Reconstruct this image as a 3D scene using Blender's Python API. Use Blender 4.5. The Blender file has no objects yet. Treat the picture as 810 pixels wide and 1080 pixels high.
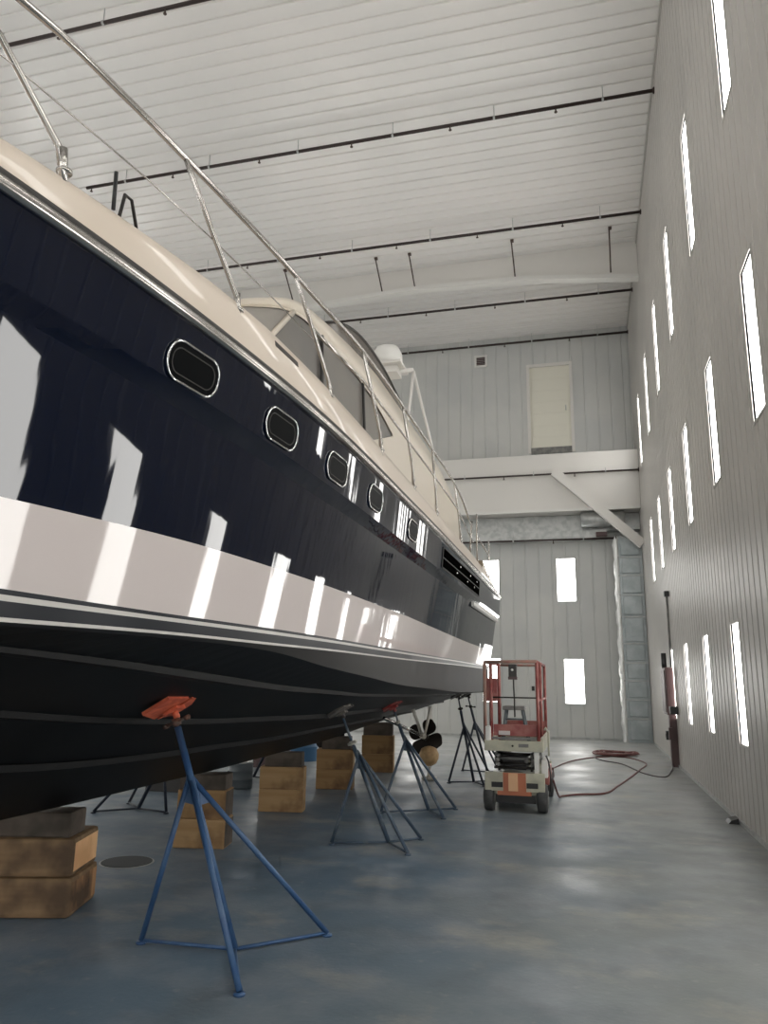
import bpy, math, random
from mathutils import Vector, Matrix
random.seed(7)
C = bpy.context.scene.collection
PI = math.pi

# ------------------------------------------------------------------ materials
def mat(name, col, rough=.5, metal=0., coat=0., bump=None, noise=None, emit=None, spec=.5, mixcol=None, mixscale=3., mixrange=(.4,.6), stretch=(1,1,1), detail=4):
    m = bpy.data.materials.new(name); m.use_nodes = True
    nt = m.node_tree; N = nt.nodes; L = nt.links
    b = N['Principled BSDF']
    b.inputs['Base Color'].default_value = (*col, 1)
    b.inputs['Roughness'].default_value = rough
    b.inputs['Metallic'].default_value = metal
    b.inputs['Specular IOR Level'].default_value = spec
    b.inputs['Coat Weight'].default_value = coat
    b.inputs['Coat Roughness'].default_value = .03
    tc = N.new('ShaderNodeTexCoord')
    mp = N.new('ShaderNodeMapping'); mp.inputs['Scale'].default_value = stretch
    L.new(tc.outputs['Object'], mp.inputs['Vector'])
    if mixcol:
        n = N.new('ShaderNodeTexNoise'); n.inputs['Scale'].default_value = mixscale; n.inputs['Detail'].default_value = detail
        L.new(mp.outputs[0], n.inputs['Vector'])
        r = N.new('ShaderNodeMapRange'); r.inputs['From Min'].default_value = mixrange[0]; r.inputs['From Max'].default_value = mixrange[1]
        L.new(n.outputs[0], r.inputs['Value'])
        mx = N.new('ShaderNodeMix'); mx.data_type = 'RGBA'
        mx.inputs['A'].default_value = (*col, 1); mx.inputs['B'].default_value = (*mixcol, 1)
        L.new(r.outputs[0], mx.inputs['Factor']); L.new(mx.outputs['Result'], b.inputs['Base Color'])
    if bump:
        sc, st, stv = bump
        mp2 = N.new('ShaderNodeMapping'); mp2.inputs['Scale'].default_value = stv
        L.new(tc.outputs['Object'], mp2.inputs['Vector'])
        n2 = N.new('ShaderNodeTexNoise'); n2.inputs['Scale'].default_value = sc; n2.inputs['Detail'].default_value = 2
        L.new(mp2.outputs[0], n2.inputs['Vector'])
        bp = N.new('ShaderNodeBump'); bp.inputs['Strength'].default_value = 1.; bp.inputs['Distance'].default_value = st
        L.new(n2.outputs[0], bp.inputs['Height']); L.new(bp.outputs[0], b.inputs['Normal'])
    if emit:
        b.inputs['Emission Color'].default_value = (*emit[0], 1); b.inputs['Emission Strength'].default_value = emit[1]
    return m

M = {}
M['navy'] = mat('navy_gloss', (.0022,.005,.016), .03, bump=(1.0, .0013, (1,6.,.5)), spec=.58)
M['band'] = mat('band_gloss', (.63,.57,.55), .04, coat=.2, bump=(1.0, .0012, (1,6.,.5)))
M['cream'] = mat('cream_gelcoat', (.66,.57,.475), .28, coat=.25)
M['cream2'] = mat('cream_cabin', (.68,.61,.51), .3, coat=.2)
M['stripe_dark'] = mat('stripe_dark', (.005,.007,.012), .3, spec=.2)
M['stripe_white'] = mat('stripe_white', (.55,.53,.5), .3, spec=.3)
M['antifoul'] = mat('black_antifouling', (.006,.0063,.007), .5, spec=.2, mixcol=(.009,.0095,.010), mixscale=2.)
M['grey_side'] = mat('dark_grey_side', (.030,.029,.028), .5, spec=.22, mixcol=(.024,.023,.023), mixscale=1.5)  # dark grey, paler than the black bottom; shared with the vent frame
M['strake'] = mat('strake_antifouling', (.006,.0063,.007), .55, spec=.25)
M['steel'] = mat('polished_steel', (.50,.48,.46), .2, metal=1.)
M['cap'] = mat('cap_rail_steel', (.55,.53,.5), .2, metal=1.)
M['chrome'] = mat('chrome', (.8,.8,.8), .08, metal=1.)
M['glass_dark'] = mat('dark_glass', (.006,.0065,.007), .35, spec=.02)
M['slot'] = mat('slot_black', (.002,.002,.002), .95, spec=.0)
M['glass_cabin'] = mat('covered_cabin_glass', (.15,.135,.115), .38, mixcol=(.12,.11,.10), mixscale=1.3)
M['glass_front'] = mat('windscreen_glass', (.30,.28,.25), .38, mixcol=(.24,.22,.2), mixscale=1.)
M['screen'] = mat('tinted_screen', (.10,.085,.07), .25)
M['seal'] = mat('black_seal', (.03,.028,.026), .5)
M['black'] = mat('black_paint', (.01,.01,.011), .4)
M['darkmetal'] = mat('dark_metal', (.03,.027,.025), .4, metal=.6)
M['bronze'] = mat('dark_bronze', (.035,.028,.024), .45, metal=.5)
M['white'] = mat('white_paint', (.74,.73,.70), .35)
M['offwhite'] = mat('offwhite_paint', (.72,.70,.665), .45)
M['doorpaint'] = mat('door_paint', (.78,.76,.66), .45)
M['wall_side'] = mat('side_wall_metal', (.52,.50,.47), .38, mixcol=(.46,.445,.42), mixscale=.5, spec=.5)
M['wall_end'] = mat('end_wall_metal', (.60,.605,.585), .4, mixcol=(.55,.56,.55), mixscale=.8, spec=.5)
M['ceil'] = mat('ceiling_metal', (.88,.855,.83), .26, spec=.6, mixcol=(.84,.825,.805), mixscale=.35)
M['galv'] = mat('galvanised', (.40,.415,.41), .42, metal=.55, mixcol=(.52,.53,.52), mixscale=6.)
M['duct'] = mat('duct_foil', (.42,.46,.47), .38, metal=.45, mixcol=(.33,.37,.38), mixscale=3., bump=(6,.012,(1,1,1)))
M['foil'] = mat('foil_edge', (.75,.76,.75), .3, metal=.5, bump=(9,.02,(1,1,1)))
M['pipe'] = mat('dark_red_pipe', (.028,.016,.014), .5)
M['pipe_brown'] = mat('brown_pipe', (.07,.045,.035), .5)
M['blue'] = mat('blue_stand_paint', (.032,.085,.20), .38, mixcol=(.05,.11,.22), mixscale=9., stretch=(1,1,1))
M['bluegrey'] = mat('worn_blue_stand_paint', (.055,.085,.125), .45, mixcol=(.16,.18,.19), mixscale=10., mixrange=(.5,.75))
M['bluedark'] = mat('dark_blue_stand_paint', (.02,.028,.045), .45)
M['orange'] = mat('orange_pad_paint', (.78,.17,.08), .6, mixcol=(.55,.10,.05), mixscale=14.)
M['greypad'] = mat('oversprayed_pad', (.20,.18,.16), .7, mixcol=(.09,.08,.075), mixscale=14.)
M['redpad'] = mat('red_pad_paint', (.25,.012,.012), .55, mixcol=(.35,.10,.09), mixscale=12.)
M['rust'] = mat('rusty_screw', (.16,.075,.05), .6, mixcol=(.10,.09,.08), mixscale=30.)
M['whitehandle'] = mat('oversprayed_handle', (.55,.52,.46), .5)
M['lift_cream'] = mat('lift_cream', (.50,.49,.38), .45, mixcol=(.40,.39,.31), mixscale=6.)
M['lift_red'] = mat('lift_red', (.26,.055,.05), .42, mixcol=(.36,.13,.11), mixscale=7.)
M['lift_rail'] = mat('lift_faded_rail', (.36,.17,.13), .5, mixcol=(.30,.22,.18), mixscale=8.)
M['lift_grey'] = mat('lift_grey', (.16,.16,.155), .5, mixcol=(.24,.235,.22), mixscale=10.)
M['lift_orange'] = mat('lift_orange', (.42,.14,.07), .5)
M['lift_board'] = mat('lift_board', (.70,.42,.24), .6)
M['tyre'] = mat('tyre', (.035,.037,.038), .7, mixcol=(.06,.06,.06), mixscale=8.)
M['hose_red'] = mat('red_hose', (.13,.04,.035), .5)
M['hose_dark'] = mat('dark_hose', (.07,.055,.055), .5)
M['maroon'] = mat('maroon_box', (.075,.04,.04), .45)
M['drum'] = mat('blue_drum', (.06,.16,.30), .4)
M['bucket'] = mat('grey_bucket', (.10,.12,.13), .5)
M['pail'] = mat('white_pail', (.72,.72,.70), .4)
M['tan'] = mat('tan_block', (.66,.45,.23), .6, mixcol=(.52,.33,.16), mixscale=12.)
M['fibre'] = mat('drain_iron', (.045,.05,.052), .7)
M['light'] = mat('lit_panel', (.9,.9,.9), .3, emit=((1,.985,.95), 7.))

def wood(name, c1, c2, c3, axis):
    m = bpy.data.materials.new(name); m.use_nodes = True
    nt = m.node_tree; N = nt.nodes; L = nt.links; b = N['Principled BSDF']
    b.inputs['Roughness'].default_value = .75
    tc = N.new('ShaderNodeTexCoord'); mp = N.new('ShaderNodeMapping')
    s = [14, 14, 14]; s[axis] = 1.2
    mp.inputs['Scale'].default_value = s
    L.new(tc.outputs['Object'], mp.inputs['Vector'])
    n = N.new('ShaderNodeTexNoise'); n.inputs['Scale'].default_value = 1.; n.inputs['Detail'].default_value = 5
    L.new(mp.outputs[0], n.inputs['Vector'])
    n2 = N.new('ShaderNodeTexNoise'); n2.inputs['Scale'].default_value = 3.5; n2.inputs['Detail'].default_value = 3
    L.new(tc.outputs['Object'], n2.inputs['Vector'])
    r = N.new('ShaderNodeValToRGB')
    e = r.color_ramp.elements; e[0].position = .35; e[0].color = (*c1, 1); e[1].position = .65; e[1].color = (*c2, 1)
    L.new(n.outputs[0], r.inputs[0])
    mr = N.new('ShaderNodeMapRange'); mr.inputs['From Min'].default_value = .5; mr.inputs['From Max'].default_value = .68
    L.new(n2.outputs[0], mr.inputs['Value'])
    mx = N.new('ShaderNodeMix'); mx.data_type = 'RGBA'
    L.new(mr.outputs[0], mx.inputs['Factor']); L.new(r.outputs[0], mx.inputs['A']); mx.inputs['B'].default_value = (*c3, 1)
    L.new(mx.outputs['Result'], b.inputs['Base Color'])
    bp = N.new('ShaderNodeBump'); bp.inputs['Distance'].default_value = .004
    L.new(n.outputs[0], bp.inputs['Height']); L.new(bp.outputs[0], b.inputs['Normal'])
    return m
M['wood_brown'] = wood('weathered_timber', (.17,.10,.05), (.26,.165,.085), (.09,.055,.03), 0)
M['wood_tan'] = wood('tan_timber', (.38,.23,.10), (.46,.30,.15), (.22,.125,.055), 0)
M['wood_box'] = wood('ochre_timber', (.30,.175,.07), (.37,.225,.10), (.16,.085,.04), 0)
M['wood_grey'] = wood('grey_timber', (.085,.065,.05), (.12,.095,.075), (.05,.04,.03), 0)
M['wood_end'] = wood('fresh_end_grain', (.85,.50,.24), (.92,.58,.30), (.72,.40,.19), 2)
M['wood_enddark'] = wood('stained_end_grain', (.16,.085,.04), (.45,.24,.11), (.07,.04,.02), 2)

def floor_mat():
    m = bpy.data.materials.new('painted_concrete'); m.use_nodes = True
    nt = m.node_tree; N = nt.nodes; L = nt.links; b = N['Principled BSDF']
    tc = N.new('ShaderNodeTexCoord')
    def noise(sc, det, stretch=(1,1,1), rough=.55):
        mp = N.new('ShaderNodeMapping'); mp.inputs['Scale'].default_value = stretch
        L.new(tc.outputs['Object'], mp.inputs['Vector'])
        n = N.new('ShaderNodeTexNoise'); n.inputs['Scale'].default_value = sc; n.inputs['Detail'].default_value = det; n.inputs['Roughness'].default_value = rough
        L.new(mp.outputs[0], n.inputs['Vector']); return n.outputs[0]
    def rng(v, a, bb, c=0, d=1):
        r = N.new('ShaderNodeMapRange'); r.inputs['From Min'].default_value = a; r.inputs['From Max'].default_value = bb
        r.inputs['To Min'].default_value = c; r.inputs['To Max'].default_value = d
        L.new(v, r.inputs['Value']); return r.outputs[0]
    def mix(f, a, bcol):
        x = N.new('ShaderNodeMix'); x.data_type = 'RGBA'; L.new(f, x.inputs['Factor'])
        if isinstance(a, tuple): x.inputs['A'].default_value = (*a, 1)
        else: L.new(a, x.inputs['A'])
        x.inputs['B'].default_value = (*bcol, 1); return x.outputs['Result']
    sep = N.new('ShaderNodeSeparateXYZ'); L.new(tc.outputs['Object'], sep.inputs[0])
    # the blue floor paint is worn to grey along the walkway beside the wall and at the far end
    ad = N.new('ShaderNodeMath'); ad.operation = 'ADD'; L.new(sep.outputs[0], ad.inputs[0])
    nn = rng(noise(.7, 3), .3, .7, -.9, .9); L.new(nn, ad.inputs[1])
    wear = rng(ad.outputs[0], -1.9, .6)
    c = mix(wear, (.110,.160,.212), (.195,.212,.208))
    far = N.new('ShaderNodeMath'); far.operation = 'ADD'; L.new(sep.outputs[1], far.inputs[0]); far.inputs[1].default_value = 0
    c = mix(rng(far.outputs[0], 9, 17), c, (.36,.37,.36))
    c = mix(rng(noise(1.6, 6), .46, .72, 0, .55), c, (.29,.31,.33))
    c = mix(rng(noise(.9, 6, (1,1.5,1), .65), .54, .68, 0, .5), c, (.38,.35,.29))
    c = mix(rng(noise(2.3, 5), .52, .72, 0, .45), c, (.085,.10,.115))
    c = mix(rng(noise(14, 3), .62, .8, 0, .35), c, (.36,.35,.32))
    L.new(c, b.inputs['Base Color'])
    L.new(rng(noise(1.3, 4), .3, .7, .34, .6), b.inputs['Roughness'])
    bp = N.new('ShaderNodeBump'); bp.inputs['Distance'].default_value = .002
    L.new(noise(30, 3), bp.inputs['Height']); L.new(bp.outputs[0], b.inputs['Normal'])
    return m
M['floor'] = floor_mat()

# ------------------------------------------------------------------ mesh helpers
class MB:
    def __init__(s): s.v = []; s.f = []; s.sm = []; s.mi = []; s.mats = []
    def add(s, vs, fs, smooth=False, mi=0):
        o = len(s.v); s.v += [tuple(v) for v in vs]
        s.f += [tuple(i+o for i in f) for f in fs]; s.sm += [smooth]*len(fs); s.mi += [mi]*len(fs); return s
    def box(s, x0, x1, y0, y1, z0, z1, mi=0, bev=0.):
        if bev > 0:
            import bmesh
            bm = bmesh.new(); bmesh.ops.create_cube(bm, size=1)
            for v in bm.verts: v.co = Vector(((x0+x1)/2+v.co.x*(x1-x0), (y0+y1)/2+v.co.y*(y1-y0), (z0+z1)/2+v.co.z*(z1-z0)))
            bmesh.ops.bevel(bm, geom=bm.edges[:], offset=bev, segments=2, affect='EDGES', profile=.6)
            bm.verts.ensure_lookup_table()
            s.add([v.co[:] for v in bm.verts], [[v.index for v in f.verts] for f in bm.faces], False, mi); bm.free(); return s
        vs = [(x0,y0,z0),(x1,y0,z0),(x1,y1,z0),(x0,y1,z0),(x0,y0,z1),(x1,y0,z1),(x1,y1,z1),(x0,y1,z1)]
        return s.add(vs, [(0,3,2,1),(4,5,6,7),(0,1,5,4),(1,2,6,5),(2,3,7,6),(3,0,4,7)], False, mi)
    def obox(s, c, ax, ay, az, mi=0):
        c = Vector(c); ax = Vector(ax); ay = Vector(ay); az = Vector(az); vs = []
        for k in (-1,1):
            for (i,j) in ((-1,-1),(1,-1),(1,1),(-1,1)): vs.append(c+ax*i+ay*j+az*k)
        return s.add(vs, [(0,3,2,1),(4,5,6,7),(0,1,5,4),(1,2,6,5),(2,3,7,6),(3,0,4,7)], False, mi)
    def tube(s, pts, r, n=10, smooth=True, closed=False, rs=None, mi=0):
        P = [Vector(p) for p in pts]; m = len(P); rings = []
        up = None
        for i in range(m):
            if closed: t = (P[(i+1)%m]-P[i-1])
            else: t = P[min(i+1,m-1)]-P[max(i-1,0)]
            t.normalize()
            if up is None:
                up = Vector((0,0,1)) if abs(t.z) < .9 else Vector((1,0,0))
            a = t.cross(up)
            if a.length < 1e-4: a = t.orthogonal()
            a.normalize(); b = a.cross(t).normalized(); up = b
            rr = rs[i] if rs else r
            rings.append([P[i]+a*math.cos(2*PI*k/n)*rr+b*math.sin(2*PI*k/n)*rr for k in range(n)])
        vs = [v for q in rings for v in q]; fs = []
        for i in range(m if closed else m-1):
            j = (i+1) % m
            for k in range(n): fs.append((i*n+k, i*n+(k+1)%n, j*n+(k+1)%n, j*n+k))
        if not closed: fs += [tuple(range(n-1,-1,-1)), tuple((m-1)*n+k for k in range(n))]
        return s.add(vs, fs, smooth, mi)
    def lathe(s, prof, c=(0,0,0), ax=(0,0,1), n=24, smooth=True, mi=0):
        c = Vector(c); ax = Vector(ax).normalized(); a = ax.orthogonal().normalized(); b = ax.cross(a)
        vs = [c+ax*h+(a*math.cos(2*PI*k/n)+b*math.sin(2*PI*k/n))*r for (r,h) in prof for k in range(n)]
        fs = [(i*n+k, i*n+(k+1)%n, (i+1)*n+(k+1)%n, (i+1)*n+k) for i in range(len(prof)-1) for k in range(n)]
        fs += [tuple(range(n-1,-1,-1)), tuple((len(prof)-1)*n+k for k in range(n))]
        return s.add(vs, fs, smooth, mi)
    def grid(s, rows, smooth=True, mi=0, flip=False):
        w = len(rows[0]); vs = [p for r in rows for p in r]; fs = []
        for i in range(len(rows)-1):
            for j in range(w-1):
                f = (i*w+j, i*w+j+1, (i+1)*w+j+1, (i+1)*w+j); fs.append(f[::-1] if flip else f)
        return s.add(vs, fs, smooth, mi)
    def prism(s, poly, d, mi=0):      # poly: 3D loop, d: extrusion vector
        n = len(poly); d = Vector(d); vs = [Vector(p) for p in poly]+[Vector(p)+d for p in poly]
        return s.add(vs, [tuple(range(n-1,-1,-1)), tuple(range(n,2*n))]+[(i,(i+1)%n,n+(i+1)%n,n+i) for i in range(n)], False, mi)
    def build(s, name, m, parent=None, origin=None):
        ms = m if isinstance(m, (list, tuple)) else [m]
        me = bpy.data.meshes.new(name)
        if origin is None: origin = parent_world(parent) if parent else (0,0,0)
        o_ = Vector(origin)
        me.from_pydata([(v[0]-o_.x, v[1]-o_.y, v[2]-o_.z) for v in s.v], [], s.f)
        for p, q, k in zip(me.polygons, s.sm, s.mi): p.use_smooth = q; p.material_index = k
        for x in ms: me.materials.append(x)
        me.update()
        ob = bpy.data.objects.new(name, me); C.objects.link(ob)
        if parent:
            ob.parent = parent; ob.location = o_-Vector(parent_world(parent))
        else: ob.location = o_
        return ob
def parent_world(p):
    l = Vector((0,0,0))
    while p: l += p.location; p = p.parent
    return l
def tag(o, label=None, cat=None, group=None, kind=None):
    if label: o['label'] = label
    if cat: o['category'] = cat
    if group: o['group'] = group
    if kind: o['kind'] = kind
    return o
def thing(name, loc, label, cat, group=None):
    o = bpy.data.objects.new(name, None); C.objects.link(o); o.location = loc; o.empty_display_size = .2
    return tag(o, label, cat, group)
def plab(o, l): o['label'] = l; return o
def copy_tree(o, parent=None):
    c = o.copy(); C.objects.link(c); c.parent = parent
    for ch in list(o.children): copy_tree(ch, c)
    return c
def struct(o, label, cat='wall'): return tag(o, label, cat, None, 'structure')

def catmull(ctrl, n):
    P = [Vector(p) for p in ctrl]; out = []
    for i in range(len(P)-1):
        p0 = P[i-1] if i else P[0]*2-P[1]; p1 = P[i]; p2 = P[i+1]; p3 = P[i+2] if i+2 < len(P) else P[-1]*2-P[-2]
        for k in range(n):
            t = k/n
            out.append(.5*((2*p1)+(p2-p0)*t+(2*p0-5*p1+4*p2-p3)*t*t+(3*p1-p0-3*p2+p3)*t**3))
    out.append(P[-1]); return out

# ------------------------------------------------------------------ room shell
XR, XL, YF, YB, ZC = 1.58, -14.0, 22.8, -12.0, 12.35

MB().add([(XL-.3,YB-.3,0),(XR+.3,YB-.3,0),(XR+.3,YF+.3,0),(XL-.3,YF+.3,0),(XL-.3,YB-.3,-.2),(XR+.3,YB-.3,-.2),(XR+.3,YF+.3,-.2),(XL-.3,YF+.3,-.2)],
    [(0,1,2,3),(7,6,5,4),(0,4,5,1),(1,5,6,2),(2,6,7,3),(3,7,4,0)])
fl = MB().box(XL-.3, XR+.3, YB-.3, YF+.3, -.2, 0).build('floor', M['floor'])
struct(fl, 'worn blue-grey painted concrete hangar floor with pale stains', 'floor')

def ribs(a, b, step, depth, gw, kind):
    """cross-section points (along, offset) of a standing-seam panel wall; offset>0 goes into the room"""
    pts = []; x = a
    while x < b-1e-6:
        e = min(x+step, b)
        if kind == 'groove': pts += [(x,0),(e-gw,0),(e-gw*.75,-depth),(e-gw*.25,-depth)]
        else: pts += [(x,0),(x+(e-x)*.55,depth*.25),(e-gw,0),(e-gw*.7,depth),(e-gw*.3,depth)]
        x = e
    pts.append((b,0)); return pts

# ceiling: seams run across the building
pc = ribs(YB, 22.8, .308, .055, .06, 'groove')
mb = MB()
rows = [[(XL,y,ZC-d) for y,d in pc], [(XR,y,ZC-d) for y,d in pc]]
mb.grid(rows, smooth=False, flip=True)
mb.box(XL-.2, XR+.2, YB-.2, YF+.2, ZC+.03, ZC+.2)
struct(mb.build('ceiling', M['ceil']), 'white ribbed metal ceiling with seams running across the hall', 'ceiling')

# right wall with rectangular openings for the light panels
WR = []
for z0, z1, cs in ((.89,2.19,[18.0,16.1,13.75,11.45,9.2,6.95,4.95,3.45,1.2,-.6,-2.3,-4.6,-6.9,-9.2]),
                   (3.9,5.41,[18.85,16.68,14.4,11.98,9.5,7.1,4.7,2.35,0,-2.4,-4.8,-7.2,-9.6]),
                   (7.25,9.15,[20.5,17.85,15.2,12.6,9.9,7.2,4.5,1.8,-.9,-3.6,-6.3,-9.0])):
    for c in cs: WR.append((c-.24, c+.24, z0, z1))
def wall_with_holes(name, axis, pos, a0, a1, zt, holes, step, depth, gw, kind, material, label, into, thick=.16):
    """axis 'x': wall lies in a plane x=pos and runs along y; axis 'y': plane y=pos, runs along x; into = +-1 direction of the room"""
    mb = MB()
    prof = ribs(a0, a1, step, depth*.85, gw, kind)
    cuts = set()
    for h in holes: cuts.add(h[0]); cuts.add(h[1])
    def off(a):
        for (p,q) in zip(prof, prof[1:]):
            if p[0]-1e-9 <= a <= q[0]+1e-9:
                t = 0 if q[0]-p[0] < 1e-9 else (a-p[0])/(q[0]-p[0]); return p[1]+(q[1]-p[1])*t
        return 0
    A = sorted({round(p[0],5): p[1] for p in prof}.items()); known = dict(A)
    for c in cuts:
        if round(c,5) not in known: known[round(c,5)] = off(c)
    A = sorted(known.items())
    def pt(a, o, z): return (pos+into*o, a, z) if axis == 'x' else (a, pos+into*o, z)
    for (a, oa), (b, ob) in zip(A, A[1:]):
        mid = (a+b)/2
        hs = sorted([(h[2],h[3]) for h in holes if h[0] < mid < h[1]])
        z = 0; segs = []
        for h in hs: segs.append((z,h[0])); z = h[1]
        segs.append((z, zt))
        for z0, z1 in segs:
            q = [pt(a,oa,z0), pt(b,ob,z0), pt(b,ob,z1), pt(a,oa,z1)]
            fl_ = (axis == 'x') == (into < 0)
            mb.add(q, [(3,2,1,0) if fl_ else (0,1,2,3)])
    # backing shell
    e = -into*thick
    for h in holes:
        for (p0,p1) in (((h[0],h[2]),(h[1],h[2])),((h[1],h[2]),(h[1],h[3])),((h[1],h[3]),(h[0],h[3])),((h[0],h[3]),(h[0],h[2]))):
            def q(a,z,d): return (pos+d, a, z) if axis == 'x' else (a, pos+d, z)
            mb.add([q(*p0,0),q(*p1,0),q(*p1,e*.45),q(*p0,e*.45)], [(0,1,2,3)])
    if axis == 'x': mb.box(min(pos+e,pos+e*1.6), max(pos+e,pos+e*1.6), a0, a1, 0, zt)
    else: mb.box(a0, a1, min(pos+e,pos+e*1.6), max(pos+e,pos+e*1.6), 0, zt)
    return struct(mb.build(name, material), label, 'wall')
wall_with_holes('wall_right', 'x', XR, YB, YF, ZC, WR, .25, .018, .045, 'groove', M['wall_side'], 'tall pale metal wall with vertical seams and three rows of narrow lit panels', -1)
WL = []
for z0, z1, cs in ((.89,2.19,[18,15.7,13.4,11.1,8.8,6.5,4.2,1.9,-.4,-2.7,-5,-7.3]), (3.9,5.41,[19.2,16.8,14.4,12,9.6,7.2,4.8,2.4,0,-2.4,-4.8,-7.2,-9.6]), (7.25,9.15,[19.9,17.3,14.7,12.1,9.5,6.9,4.3,1.7,-.9,-3.5,-6.1,-8.7])):
    for c in cs: WL.append((c-.24, c+.24, z0, z1))
wall_with_holes('wall_left', 'x', XL, YB, YF, ZC, WL, .25, .018, .045, 'groove', M['wall_side'], 'far pale metal side wall beyond the boat', 1)
WE = [(-.80,-.28,3.87,5.12), (-.68,-.15,.97,2.2)]
for x in (-2.77,-5.12,-7.47,-9.82): WE += [(x-.26,x+.26,3.87,5.12), (x-.26,x+.26,.97,2.2)]
wall_with_holes('wall_back', 'y', YF, XL, XR, ZC, WE+[(-1.46,-.2,8.43,11.25)], .385, .018, .05, 'groove', M['wall_end'], 'pale grey ribbed metal end wall behind the boat', -1)
WN = []
for x in (.5,-2,-4.5,-7,-9.5): WN += [(x-.5,x+.5,3.9,5.4), (x-.5,x+.5,7.2,9.2), (x-.5,x+.5,1.,2.4)]  # unseen glowing panels added behind the camera to light the hall
wall_with_holes('wall_front', 'y', YB, XL, XR, ZC, WN, .385, .018, .05, 'groove', M['wall_end'], 'ribbed metal wall behind the viewpoint', 1)

# lit panels: frame + glowing pane, one object each
wn = [0]
def lit_panel(axis, pos, into, h, label):
    wn[0] += 1
    a0, a1, z0, z1 = h; t = .03; d = .03
    def bx(m, A0, A1, Z0, Z1, D0, D1):
        lo, hi = sorted((pos+into*D0, pos+into*D1))
        if axis == 'x': m.box(lo, hi, A0, A1, Z0, Z1)
        else: m.box(A0, A1, lo, hi, Z0, Z1)
    m = MB()
    bx(m, a0-t, a0, z0-t, z1+t, -.05, .006); bx(m, a1, a1+t, z0-t, z1+t, -.05, .006)
    bx(m, a0, a1, z0-t, z0, -.05, .006); bx(m, a0, a1, z1, z1+t, -.05, .006)
    cz = (z0+z1)/2; ca = (a0+a1)/2
    org = (pos, ca, cz) if axis == 'x' else (ca, pos, cz)
    o = m.build('window_%d' % wn[0], M['wall_side'] if axis == 'x' else M['wall_end'], origin=org)
    struct(o, label, 'window')
    p = MB(); bx(p, a0, a1, z0, z1, -.045, -.02)
    p.build('lit_pane', M['light'], o)
rown = {0:'bottom', 1:'middle', 2:'top'}
seen_n = 0
for h in WR:
    r = 0 if h[2] < 2 else (1 if h[2] < 6 else 2)
    same = sorted([g for g in WR if g[2] == h[2] and g[1] > 6.5], key=lambda g: -g[0]); 
    if h in same: lab = 'narrow tall glowing panel in the right wall, %s row, number %d counted from the far end' % (rown[r], same.index(h)+1)
    else: lab = 'narrow tall glowing panel in the right wall, %s row, behind the viewpoint' % rown[r]
    lit_panel('x', XR, -1, h, lab)
for h in WL: lit_panel('x', XL, 1, h, 'narrow tall glowing panel in the far side wall beyond the boat')
for i, h in enumerate(WE):
    lit_panel('y', YF, -1, h, ['upper bright window in the end wall right of the boat stern', 'lower bright window in the end wall beside the red lift'][i] if i < 2 else ['upper bright window in the end wall just above the yacht transom', 'lower bright window in the end wall seen through the lift guard rails'][i-2] if i < 4 else 'bright window in the end wall hidden by the boat')
for h in WN: lit_panel('y', YB, 1, h, 'wide glowing panel added for light in the unseen wall behind the viewpoint')

# corner and eaves trims
struct(MB().box(XR-.03, XR, YB, YF, ZC-.10, ZC-.02).build('trim_1', M['wall_side']), 'thin metal trim where the right wall meets the ceiling', 'trim')
struct(MB().box(XR-.022, XR, YB, YF, 0, .045).build('baseboard_right', M['galv']), 'dark metal base angle along the foot of the right wall', 'baseboard')
struct(MB().box(XL, XR, YF-.03, YF, 0, .05).build('baseboard_back', M['galv']), 'metal base angle at the foot of the end wall', 'baseboard')

# ---- rafter (rigid frame) crossing the ceiling at Y=18
mb = MB()
fl_pts = [(XR-.005,11.36),(-1.14,11.66),(-4.0,11.74),(-6.1,11.64),(XL+.01,11.0)]
for (x0,z0),(x1,z1) in zip(fl_pts, fl_pts[1:]):
    mb.prism([(x0,18.0,z0),(x1,18.0,z1),(x1,18.0,ZC-.03),(x0,18.0,ZC-.03)], (0,.02,0))
raf = thing('roof_rafter', (0,18,ZC), 'white rigid-frame roof rafter crossing the ceiling on short brace rods', 'rafter')
mb.build('web', M['offwhite'], raf)
mb = MB()
for (x0,z0),(x1,z1) in zip(fl_pts, fl_pts[1:]):
    mb.prism([(x0,17.88,z0),(x1,17.88,z1),(x1,17.88,z1-.11),(x0,17.88,z0-.11)], (0,.22,0))
mb.build('bottom_flange', M['white'], raf)
for x in (.93,-1.42,-4.05,-4.95,-7.5):
    zb = 11.7 if x < -1 else 11.5
    m = MB(); m.tube([(x-.02,17.25,ZC-.02),(x,17.93,zb)], .018, 8); m.box(x-.04,x+.04,17.22,17.3,ZC-.07,ZC-.02)
    m.build('brace_rod', M['pipe_brown'], raf)

# ---- sprinkler pipes
def pipe_y(Y, z, x0, x1, mt, label, name='sprinkler_pipe', heads=None, r=.034, hang=None):
    t = thing(name, (x1, Y, z), label, 'pipe', 'sprinkler pipes under the ceiling' if z > 11 else None)
    MB().tube([(x0,Y,z),(x1,Y,z)], r, 12).build('pipe', mt, t)
    x = x1-.9; i = 0
    while x > x0+.2:
        m = MB(); m.tube([(x,Y,z),(x,Y,(hang or ZC)-.01)], .008, 6); m.lathe([(r+.008,-.02),(r+.008,.02)], (x,Y,z), (1,0,0), 12)
        m.build('hanger', M['galv'], t)
        xh = x-.85
        if xh > x0+.1:
            m = MB(); m.tube([(xh,Y,z-r+.005),(xh,Y,z-r-.06)], .014, 8); m.lathe([(.03,0),(.03,.012)], (xh,Y,z-r-.075), (0,0,1), 10)
            m.build('sprinkler_head', M['pipe_brown'], t)
        x -= 2.0; i += 1
    m = MB(); m.lathe([(.06,0),(.06,.02),(.045,.03)], (x1,Y,z), (-1,0,0), 14); m.build('end_fitting', mt, t)
    return t
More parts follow.
